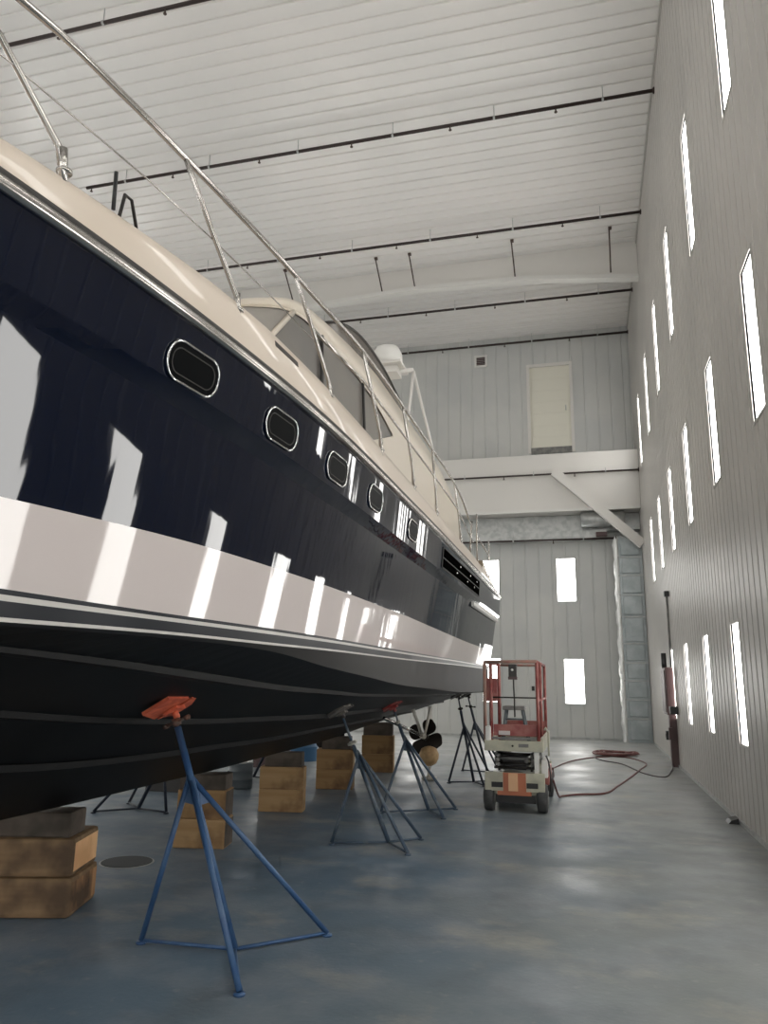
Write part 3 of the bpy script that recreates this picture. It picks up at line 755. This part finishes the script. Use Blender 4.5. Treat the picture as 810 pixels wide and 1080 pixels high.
for y in (8.7,9.5,10.1):
    m = MB(); p = sp(y, 2.745, .012); m.lathe([(.014,0),(.01,.012)], p, (1,0,0), 10); m.build('bolt', M['chrome'], vent)
    m = MB(); p = sp(y+.2, 2.845, .012); m.lathe([(.014,0),(.01,.012)], p, (1,0,0), 10); m.build('bolt', M['chrome'], vent)
# bright rub strip at the stern quarter
for side in (0,1):
    rows = [[],[],[],[]]
    for i in range(9):
        y = 10.35+i*.36
        for r_, (dx, dz) in zip(rows, ((-.01,-.035),(.025,-.02),(.025,.03),(-.01,.045))):
            p = Vector((-1.508+dx, y, 2.555+dz)); r_.append(Vector(mir(p)) if side else p)
    mb = MB(); mb.grid(rows, False, flip=not side); face(mb, [r_[0] for r_ in rows]); face(mb, [r_[-1] for r_ in rows]); plab(mb.build('rub_strip', M['white'], boat), 'short bright white rub strip at the stern quarter')
# stern bits: fender roll and cockpit coaming
m = MB(); m.grid([[(-1.6,12.1,3.1),(-1.6,13.15,3.0)],[(-1.58,12.1,3.42),(-1.58,13.15,3.18)],[(-1.8,12.1,3.46),(-1.8,13.15,3.22)]], False)
m.box(-5.2,-1.8,13.0,13.15,3.0,3.2)
m.build('cockpit_coaming', M['cream2'], boat)
# running gear
def prop(cx):
    P0 = Vector((cx,12.75,.62))
    sh = MB(); sh.tube([P0+Vector((0,.12,-.02)), (cx,10.1,1.02)], .024, 10); s_ = plab(sh.build('propeller_shaft', M['steel'], boat), 'steel propeller shaft')
    st = MB()
    for dx in (-.16,.16):
        st.prism([P0+Vector((dx*.15-.012,-.20,.03)), P0+Vector((dx*.15-.012,-.10,.03)), Vector((cx+dx-.012,12.55,1.12)), Vector((cx+dx-.012,12.38,1.12))], (.024,0,0))
    st.lathe([(.045,-.16),(.05,-.05),(.045,.02)], P0+Vector((0,-.1,.015)), (0,1,-.15), 14)
    plab(st.build('shaft_strut', M['whitehandle'], boat), 'pale V-shaped shaft strut')
    pr = MB(); pr.lathe([(.03,-.09),(.055,-.05),(.06,.03),(.045,.09),(.015,.13)], P0, (0,1,-.15), 18)
    o = plab(pr.build('propeller', M['bronze'], boat), 'dark four-bladed propeller')
    for k in range(4):
        a0 = -.38+k*PI/2; m = MB(); rows = []
        ra = Vector((math.cos(a0),0,math.sin(a0))); ta = Vector((-math.sin(a0),0,math.cos(a0)))
        for i in range(9):
            r_ = .05+.25*i/8; w = [.05,.085,.115,.14,.155,.155,.14,.10,.02][i]; tw = .75-.35*i/8
            row = []
            for j in range(7):
                s_j = (j/6-.5)*2*w
                row.append(P0+ra*(r_-abs(s_j)*.12)+ta*s_j*math.cos(tw)+Vector((0,1,0))*s_j*math.sin(tw)+Vector((0,.004,0)))
            rows.append(row)
        m.grid(rows, True); m.grid([[p+Vector((0,.012,0)) for p in r] for r in rows], True, flip=True)
        m.build('blade', M['bronze'], o)
    ru = MB(); ru.prism([(cx-.015,13.05,1.1),(cx-.015,13.28,1.08),(cx-.015,13.26,.55),(cx-.015,13.08,.55)], (.03,0,0))
    plab(ru.build('rudder', M['whitehandle'], boat), 'pale rudder blade')
prop(-2.66); prop(2*KX+2.66)
# tan round block hanging below the propeller hub is separate: see below

# ------------------------------------------------------------------ boat stands
def make_stand(cx, cy, L, F, Rr, apex, pad, mts, label, group='boat stands along the near side of the yacht', padt=(.5,0,-.86), handle_a=.5, sl=.25, ps=1.):
    blue, padm, hm = mts
    t = thing('boat_stand', (cx, cy, 0), label, 'boat stand', group)
    apex = Vector(apex); pad = Vector(pad); c0 = Vector((cx,cy,.02)); ax = (pad-c0).normalized()
    low = apex-ax*.10
    for ft in (L, F, Rr):
        f = Vector((ft[0],ft[1],.018)); d_ = (f-apex).normalized()
        m = MB(); m.tube([apex+Vector((0,0,.0)), f], .0165, 10); m.lathe([(.03,0),(.03,.012)], (f.x,f.y,0), n=12); m.build('leg', blue, t)
        m = MB(); m.tube([c0, f.lerp(c0,.02)], .011, 8); m.build('base_brace', blue, t)
    m = MB(); s0 = pad-ax*sl; m.tube([c0, s0], .021, 12); 
    m.build('post', blue, t)
    m = MB(); 
    for ft in (L, F, Rr):
        f = Vector((ft[0],ft[1],.018)); a_ = apex.lerp(f, .0); b_ = apex.lerp(f, .16); m.add([apex+ax*.05, b_, apex.lerp(c0,.18), apex+ax*.05+Vector((.004,.004,0)), b_+Vector((.004,.004,0)), apex.lerp(c0,.18)+Vector((.004,.004,0))], [(0,1,2),(5,4,3),(0,3,4,1),(1,4,5,2),(2,5,3,0)])
    m.build('gusset', blue, t)
    m = MB(); m.tube([s0, pad-ax*.03], .012, 10); m.build('screw', M['rust'] if hm is None else blue, t)
    hd = ax.cross(Vector((math.cos(handle_a),math.sin(handle_a),0))).normalized()
    hc = s0+ax*.03
    m = MB(); m.lathe([(.028,-.02),(.028,.02)], hc, ax, 12); m.tube([hc-hd*.11, hc+hd*.11], .009, 8); m.tube([hc+hd*.085, hc+hd*.115], .015, 8); m.tube([hc-hd*.115, hc-hd*.085], .015, 8)
    m.build('handle', hm or M['rust'], t)
    # folded pad: two wings meeting in a crease, plus the steel cradle under it
    n_ = -Vector(padt).normalized(); u = Vector((0,1,0)); w = n_.cross(u).normalized()
    if w.x < 0: w = -w
    top_ = pad
    pl = MB()
    for s_ in (-1,1):
        a_ = top_+u*s_*.02; b_ = top_+u*s_*.165*ps+n_*.012
        poly = [a_-w*.13, b_-w*.09, b_+w*.10, a_+w*.13]
        pl.prism([p-n_*.02 for p in poly], n_*.02)
    pl.build('pad', padm, t)
    m = MB(); m.obox(pad-n_*.032, u*.05, w*.05, n_*.010); m.tube([pad-n_*.08, pad-n_*.03], .02, 10); m.build('cradle', padm, t)
    return t
m1 = (M['blue'], M['orange'], None); m2 = (M['bluegrey'], M['greypad'], M['whitehandle']); m3 = (M['bluegrey'], M['redpad'], M['whitehandle']); m4 = (M['bluedark'], M['seal'], M['darkmetal'])
def hullz(X, Y):
    pts = []
    for k in ('facet','ch2','st3','st4','keel'):
        L_ = SL[k]
        for p, q in zip(L_, L_[1:]):
            if q.y <= Y <= p.y: pts.append(p.lerp(q, (p.y-Y)/(p.y-q.y))); break
    for a_, b_ in zip(pts, pts[1:]):
        if b_.x <= X <= a_.x: return a_.z+(b_.z-a_.z)*(a_.x-X)/(a_.x-b_.x)
PZ = lambda X, Y: hullz(X, Y)-.012
make_stand(-1.99,4.33,(-2.57,4.31),(-1.71,3.80),(-1.59,4.76),(-2.33,4.31,.93),(-2.47,4.29,PZ(-2.47,4.29)), m1, 'bright blue boat stand with orange pad, nearest the viewpoint', handle_a=1.2, sl=.13, ps=1.2)
make_stand(-1.90,7.44,(-2.40,7.24),(-1.62,7.04),(-1.65,7.73),(-2.20,7.42,.80),(-2.40,7.4,PZ(-2.40,7.4)), m2, 'worn blue boat stand with pale pad, second from the viewpoint', handle_a=.6, sl=.36)
make_stand(-1.91,9.38,(-2.41,9.06),(-1.65,8.94),(-1.63,9.63),(-2.19,9.36,.82),(-2.36,9.35,PZ(-2.36,9.35)), m3, 'worn blue boat stand with red pad, just in front of the propeller', handle_a=.2, sl=.24)
make_stand(-1.78,12.2,(-2.14,12.04),(-1.58,11.85),(-1.52,12.5),(-1.92,12.2,.85),(-2.02,12.2,PZ(-2.02,12.2)), m4, 'dark boat stand beside the left side of the lift, under the stern', handle_a=.4)
make_stand(-1.75,13.6,(-2.20,13.75),(-1.5,13.35),(-1.5,14.0),(-1.93,13.4,.85),(-2.02,13.2,PZ(-2.02,13.2)), m4, 'dark boat stand farthest back under the transom corner', handle_a=.9)
def port(p): return (2*KX-p[0],)+tuple(p[1:])
for cy, l in ((5.0,'dark boat stand on the far side of the yacht, seen behind the front timber stack'),(8.3,'dark boat stand on the far side of the yacht, seen past the manhole cover'),(11.5,'dark boat stand on the far side of the yacht, seen between the timber stacks')):
    x = -5.12
    zz_ = hullz(-2.45, cy)
    make_stand(x,cy,(x+.42,cy-.1),(x-.35,cy-.35),(x-.35,cy+.35),(x+.25,cy,.82),(-4.55,cy,zz_-.012), m4, l, 'boat stands on the far side of the yacht', padt=(-.5,0,-.86))

# ------------------------------------------------------------------ timber cribbing under the keel
def timber(x0,x1,y0,y1,z0,z1,mt,label,end=None,cham=.012,group='timber blocks stacked under the keel',rot=11,piv=None):
    m = MB(); m.box(x0,x1,y0,y1,z0,z1,bev=cham)
    if end:
        m.add([(x1+.0012,y0+cham,z0+cham),(x1+.0012,y1-cham,z0+cham),(x1+.0012,y1-cham,z1-cham),(x1+.0012,y0+cham,z1-cham)], [(0,1,2,3)], mi=1)
    o = m.build('timber_block', [mt]+([end] if end else []), origin=((x0+x1)/2,(y0+y1)/2,z0))
    a = math.radians(rot); px_, py_ = piv or (x1, y0)
    cx, cy = (x0+x1)/2-px_, (y0+y1)/2-py_
    o.location = (px_+cx*math.cos(a)-cy*math.sin(a), py_+cx*math.sin(a)+cy*math.cos(a), z0); o.rotation_euler = (0,0,a)
    return tag(o, label, 'timber block', group)
wb, wt, wg, wx, we, wd = (M[k] for k in ('wood_brown','wood_tan','wood_grey','wood_box','wood_end','wood_enddark'))
p1 = (-3.25,4.56)
timber(-4.15,-3.25,4.56,5.08,0,.24,wb,'bottom weathered brown timber of the front stack under the keel', wd, .03, rot=17, piv=p1)
timber(-4.12,-3.26,4.57,5.07,.24,.475,wb,'middle brown timber of the front stack with a bright orange sawn end', we, .03, rot=17, piv=p1)
timber(-3.82,-3.30,4.58,4.84,.475,.63,wg,'dark grey timber on top of the front stack, touching the keel', None, .015, rot=14, piv=p1)
p2 = (-3.25,6.72)
timber(-3.72,-3.25,6.72,7.02,0,.25,wt,'bottom ochre timber of the second stack, behind the bright blue stand', wg, piv=p2)
timber(-3.71,-3.26,6.73,7.02,.25,.50,wx,'middle tan timber of the second stack, behind the bright blue stand', wg, piv=p2)
timber(-3.70,-3.27,6.74,7.0,.50,.635,wg,'dark top timber of the second stack, behind the bright blue stand', piv=p2)
p3 = (-3.28,8.78)
timber(-3.80,-3.28,8.78,9.0,0,.25,wt,'bottom tan timber of the third stack, with dark knots', piv=p3)
timber(-3.80,-3.28,8.78,9.0,.25,.50,wt,'middle tan timber of the third stack, with a pale top edge', piv=p3)
timber(-3.75,-3.31,8.80,8.99,.50,.665,wg,'dark top timber of the third stack', piv=p3)
p4 = (-3.30,10.8)
timber(-3.82,-3.30,10.8,11.1,0,.27,wx,'lower ochre timber of the fourth stack, left of the pale-padded stand', wt, piv=p4)
timber(-3.82,-3.30,10.8,11.1,.27,.54,wx,'upper ochre timber of the fourth stack, left of the pale-padded stand', wt, piv=p4)
timber(-3.75,-3.34,10.82,11.08,.54,.715,wg,'dark top timber of the fourth stack', piv=p4)
p5 = (-3.26,13.0)
timber(-3.80,-3.26,13.0,13.22,0,.30,wx,'lower ochre timber of the rearmost stack, behind the red-padded stand', wt, piv=p5, rot=8)
timber(-3.80,-3.26,13.0,13.22,.30,.60,wx,'upper ochre timber of the rearmost stack, behind the red-padded stand', wt, piv=p5, rot=8)
timber(-3.78,-3.28,13.02,13.20,.60,.81,wg,'dark top timber of the rearmost stack', piv=p5, rot=8)

# round tan block under the propeller, on a post
o = thing('keel_prop', (-2.5,12.3,0), 'rounded tan wooden block on a slim pale post below the propeller', 'prop')
m = MB(); m.lathe([(.10,0),(.12,.02),(.125,.05)], (-2.5,12.3,0), n=16); m.tube([(-2.5,12.3,.02),(-2.5,12.3,.25)], .028, 10); m.build('post', M['whitehandle'], o)
m = MB(); m.lathe([(.05,0),(.11,.035),(.15,.11),(.155,.18),(.12,.26),(.07,.285),(.03,.295)], (-2.5,12.3,.215), n=20); plab(m.build('rounded_block', M['tan'], o), 'rounded tan wooden block')

# clutter on the far side
def drum(x,y,r,h,mt,label,name='drum',cat='drum', lidm=None):
    o = thing(name, (x,y,0), label, cat)
    m = MB(); m.lathe([(r*.97,0),(r,.02),(r,h*.33),(r*1.03,h*.345),(r,h*.36),(r,h*.66),(r*1.03,h*.675),(r,h*.69),(r,h-.02),(r*1.02,h)], (x,y,0), n=24); m.build('body', mt, o)
    m = MB(); m.lathe([(r*1.02,h),(r*1.0,h+.015),(r*.9,h+.016)], (x,y,0), n=24); m.build('lid', lidm or mt, o)
drum(-5.35,14.3,.26,.75,M['drum'],'blue drum on the far side, seen between the timber stacks')
drum(-4.85,10.45,.17,.34,M['bucket'],'dark grey bucket with a white lid beyond the keel','bucket','bucket', M['pail'])
drum(-5.15,11.0,.14,.36,M['pail'],'white pail standing beyond the keel behind the grey bucket','pail','bucket')
drum(-5.15,6.3,.15,.36,M['pail'],'white pail at the left edge behind the front timber stack','pail','bucket')
o = thing('tool_crate', (-5.6,9.9,0), 'low dark tool crate on the floor beyond the keel', 'crate')
m = MB(); m.box(-5.9,-5.3,9.7,10.1,0,.03); m.box(-5.9,-5.87,9.7,10.1,.03,.25); m.box(-5.33,-5.3,9.7,10.1,.03,.25); m.box(-5.87,-5.33,9.7,9.73,.03,.25); m.box(-5.87,-5.33,10.07,10.1,.03,.25); m.build('body', M['seal'], o)
MB().tube([(-5.8,9.9,.25),(-5.8,9.9,.33),(-5.4,9.9,.33),(-5.4,9.9,.25)], .012, 8).build('handle', M['galv'], o)
o = thing('tool_crate', (-5.5,13.0,0), 'dark red low crate beside the blue drum beyond the keel', 'crate')
MB().box(-5.75,-5.2,12.85,13.2,0,.3,bev=.015).build('body', M['maroon'], o)
MB().box(-5.77,-5.18,12.83,13.22,.3,.34,bev=.01).build('lid', M['seal'], o)

# ------------------------------------------------------------------ scissor lift
lf = thing('scissor_lift', (-.92,10.4,0), 'small cream and red scissor lift parked by the stern of the yacht', 'scissor lift')
x0, x1 = -1.29, -.54; y0, y1 = 9.62, 11.35
m = MB()
m.box(x0+.02, x1-.02, y0, y0+.07, .24, .455, bev=.008)
m.box(x0+.05, x1-.05, y0+.07, y1-.05, .20, .40)
m.box(x0+.02, x1-.02, y1-.07, y1, .24, .455, bev=.008)
ch = m.build('chassis', M['lift_cream'], lf)
for xa in (x0+.10, x1-.235):
    MB().box(xa, xa+.135, y0-.004, y0+.01, .285, .345).build('pocket', M['black'], ch)
m = MB(); m.box(-1.05,-.78,y0-.014,y0,.245,.455); m.box(-1.12,-.72,y0-.01,y0+.05,.20,.245); plab(m.build('step_plate', M['lift_orange'], lf), 'faded orange step plate')
plab(MB().box(-.985,-.875,y0-.028,y0-.014,.25,.45).build('step_board', M['lift_board'], lf), 'light wood board on the step')
for xa, sx in ((x0-.005,1),(x1-.125,1)):
    for yc in (y0+.14, y1-.2):
        m = MB(); m.lathe([(.10,-.0),(.155,.01),(.165,.03),(.165,.10),(.155,.12),(.10,.13)], (xa,yc,.165), (1,0,0), 26); w = m.build('wheel', M['tyre'], lf)
        m = MB(); m.lathe([(.085,-.006),(.085,.136)], (xa,yc,.165), (1,0,0), 20); m.build('hub', M['lift_grey'], w)
MB().box(x0+.14,x1-.14,y0+.1,y1-.2,.10,.21).build('underbody', M['black'], lf)
# scissor pack (folded arms)
for k in range(4):
    z = .475+k*.052
    for xa in (x0+.13, x1-.17):
        for s_ in (0,1):
            a_, b_ = (y0+.12, y1-.15); m = MB()
            m.obox((xa+.02+s_*.03*(1 if xa < -1 else -1),(a_+b_)/2,z+.02), (.012,0,0), (0,(b_-a_)/2,.012*(1 if s_ else -1)), (0,0,.02)); m.build('scissor_arm', M['lift_grey'] if k%2 else M['darkmetal'], lf)
for k in range(4):
    m = MB(); m.tube([(x0+.12,y0+.14+.02*k,.50+k*.052),(x1-.13,y0+.14+.02*k,.50+k*.052)], .016, 8); m.build('pivot_bar', M['lift_grey'] if k == 2 else M['darkmetal'], lf)
m = MB(); m.box(x0+.22,x1-.25,y0+.2,y0+.6,.47,.62); m.build('pump_housing', M['black'], lf)
for xa in (x0+.16, x1-.24, x1-.16):
    m = MB(); m.lathe([(.028,0),(.028,.02)], (xa,y0+.13,.585), (0,-1,0), 12); m.build('pivot_pin', M['lift_grey'], lf)
# right hand control / filler parts
m = MB(); m.box(x1-.14,x1-.09,y0+.05,y0+.2,.45,.70); m.box(x1-.06,x1+.01,y0+.1,y0+.6,.40,.60,bev=.01); plab(m.build('side_box', M['white'], lf), 'white side box')
m = MB(); m.box(x1-.035,x1+.02,y0+.25,y0+.9,.30,.50,bev=.02); plab(m.build('red_tank', M['lift_red'], lf), 'red side cover')
m = MB(); m.tube([(x1-.0,y0+.05,.66),(x1+.03,y0+.0,.60),(x1+.05,y0-.0,.45),(x1+.045,y0+.0,.3),(x1+.02,y0+.1,.2)], .01, 8); m.build('cable', M['seal'], lf)
# platform
m = MB(); m.box(x0+.02,x1-.03,y0+.0,y0+.03,.70,.825,bev=.006); m.box(x0+.02,x0+.05,y0+.03,y1-.05,.70,.86); m.box(x1-.06,x1-.03,y0+.03,y1-.05,.70,.86); m.box(x0+.02,x1-.03,y1-.08,y1-.05,.70,.86)
pf = m.build('platform', M['lift_cream'], lf)
MB().box(x0+.05,x1-.06,y0+.03,y1-.08,.70,.735).build('deck', M['lift_grey'], pf)
MB().lathe([(.012,0),(.012,.012)], (-.93,y0,.765), (0,-1,0), 12).build('emblem', M['darkmetal'], pf)
m = MB(); m.box(-.86,-.74,y0-.003,y0,.75,.79); plab(m.build('worn_decal', M['lift_grey'], pf), 'worn grey lettering too faded to read')
m = MB(); m.box(x0+.03,x0+.10,y0-.0,y0+.12,.80,.99,bev=.02); plab(m.build('corner_guard', M['white'], lf), 'whitish corner guard')
m = MB(); m.tube([(x1-.01,y0+.05,.96),(x1+.0,y0+.1,.98),(x1+.03,y0+.1,.92),(x1+.03,y0+.1,.66)], .012, 8); m.build('side_handle', M['lift_cream'], lf)
# guard rails
def rail(pts, mt, r=.018, nm='guard_rail'):
    m = MB(); m.tube(pts, r, 8); return m.build(nm, mt, lf)
ya, yb = y0+.03, y1-.08; xa, xb = x0+.03, x1-.08
rail([(xa,ya,1.755),(xb,ya,1.765)], M['lift_rail'], .021)
rail([(xa+.10,ya,1.33),(xb,ya,1.33)], M['darkmetal'], .009)
rail([(xa,yb,1.755),(xb,yb,1.755)], M['lift_rail'])
rail([(xa,ya,1.755),(xa,yb,1.755)], M['lift_red']); rail([(xb,ya,1.765),(xb,yb,1.755)], M['lift_red'])
rail([(xa,ya,1.30),(xa,yb,1.30)], M['lift_red']); rail([(xb,ya,1.30),(xb,yb,1.30)], M['lift_red'])
for (px, py, mt) in ((xa,ya,'lift_rail'),(xb,ya,'lift_red'),(xa,yb,'lift_red'),(xb,yb,'lift_red'),(xa+.075,ya+.02,'lift_red'),(xa+.13,ya+.4,'lift_red'),(xb+.01,ya+.45,'lift_red'),(xa,ya+.6,'lift_red')):
    rail([(px,py,.8),(px,py,1.755)], M[mt], .021, 'guard_post')
m = MB(); m.box(xa+.0,xa+.15,ya+.05,ya+.07,1.28,1.56,bev=.006); plab(m.build('side_plate', M['lift_red'], lf), 'red plate on the left side of the guard rails')
m = MB(); m.box(xa+.09,xb,yb-.03,yb-.01,.78,.99); plab(m.build('toe_board', M['lift_red'], lf), 'red rear toe board')
m = MB(); m.box(xa+.1,xb-.01,ya+.02,ya+.035,.875,1.01,bev=.004); plab(m.build('toe_board', M['lift_red'], lf), 'red toe board')
m = MB(); m.box(xa+.16,xa+.30,ya+.0,ya+.018,.885,.935,bev=.004); plab(m.build('worn_patch', M['band'], lf), 'pale scuffed patch on the red board')
MB().box(xa+.08,xb-.02,ya+.0,ya+.03,.835,.862).build('kick_rail', M['lift_grey'], lf)
# control box hanging from the top rail
m = MB(); m.box(-.96,-.86,ya-.05,ya+.04,1.56,1.73,bev=.012); cb = plab(m.build('control_box', M['seal'], lf), 'dark control box hung on the top rail')
m = MB(); m.box(-.965,-.855,ya-.055,ya+.045,1.545,1.58); m.build('guard', M['maroon'], cb)
m = MB(); m.tube([(-.91,ya-.05,1.66),(-.91,ya-.08,1.66)], .008, 6); m.lathe([(.015,0),(.015,.02)], (-.91,ya-.08,1.66), (0,-1,0), 10); m.build('joystick', M['white'], cb)
m = MB(); m.tube([(-.905,ya,1.56),(-.905,ya,1.46),(-.90,ya+.01,1.3),(-.90,ya+.02,1.1)], .009, 8); m.build('control_cable', M['seal'], lf)
# small step stool on the platform
st = thing('step_stool', (-.92,10.1,.735), 'small grey step stool standing on the lift platform behind the red board', 'stool')
MB().box(-1.08,-.80,9.98,10.22,1.17,1.22,bev=.01).build('tread', M['lift_grey'], st)
for (tx, bx_) in ((-1.04,-1.10),(-.84,-.76)):
    for y_ in (10.0,10.2):
        m = MB(); m.tube([(tx,y_,1.18),(bx_,y_,.737)], .016, 8); m.build('leg', M['bucket'], st)
m = MB(); m.tube([(-1.06,10.0,1.06),(-.82,10.0,1.06)], .012, 8); m.tube([(-1.08,10.2,.95),(-.79,10.2,.95)], .012, 8); m.build('stretcher', M['bucket'], st)

# ------------------------------------------------------------------ hoses on the floor
def hose(name, pts, r, mt, label, cat='hose'):
    m = MB(); m.tube(catmull(pts, 6), r, 8)
    return tag(m.build(name, mt, origin=(pts[0][0],pts[0][1],0)), label, cat)
hose('air_hose', [(-.50,10.4,.30),(-.46,10.9,.05),(-.42,11.2,.013),(-.2,11.45,.013),(.15,11.7,.013),(.35,12.6,.013),(.55,13.6,.013),(.8,15.0,.013),(1.0,16.3,.013),(.75,17.4,.013),(.4,17.7,.013)], .013, M['hose_red'], 'dark red hose curving from the lift over the floor')
hose('extension_cord', [(-.55,11.4,.35),(-.6,12.6,.1),(-.75,14.2,.012),(-.5,15.9,.012),(-.1,17.0,.012),(.3,17.5,.012),(.55,18.2,.012)], .011, M['hose_red'], 'red cord running from the lift to the tangled heap', 'cord')
hose('power_cable', [(1.47,16.1,.2),(1.45,15.9,.012),(1.35,15.1,.012),(1.15,14.1,.012),(.85,14.5,.012),(.55,16.0,.012),(.2,16.6,.012),(.05,17.3,.012),(.4,17.9,.012)], .011, M['hose_dark'], 'dark cable looping from the maroon box on the wall to the heap', 'cable')
pts = []
random.seed(3)
for i in range(70):
    a = i*.75; rr = .16+.20*random.random(); pts.append((.5+rr*math.cos(a)*1.5, 18.0+rr*math.sin(a)*1.6, .018+.08*random.random()*(1-rr*1.6)+.012))
hose('coiled_hose', pts, .014, M['hose_red'], 'tangled heap of dark red hose on the floor near the end wall')

# ------------------------------------------------------------------ camera
cam = bpy.data.cameras.new('camera'); co = bpy.data.objects.new('camera', cam); C.objects.link(co)
cam.sensor_fit = 'VERTICAL'; cam.sensor_height = 24.; cam.lens = 24.*800/1080; cam.clip_start = .05; cam.clip_end = 200
d1 = Vector((217,-182,-800)).normalized(); x = Vector((3005,132,800)); x = (x-d1*x.dot(d1)).normalized(); z = x.cross(d1)
co.matrix_world = Matrix.Translation((0,0,1.5)) @ Matrix((x, d1, z)).to_4x4()
sc = bpy.context.scene; sc.camera = co

# ------------------------------------------------------------------ world + view
w = bpy.data.worlds.new('world'); sc.world = w; w.use_nodes = True
w.node_tree.nodes['Background'].inputs[0].default_value = (.8,.85,.9,1); w.node_tree.nodes['Background'].inputs[1].default_value = .3
vs = sc.view_settings; vs.view_transform = 'Standard'; vs.look = 'None'; vs.gamma = 1; vs.use_curve_mapping = False; vs.exposure = 0.35
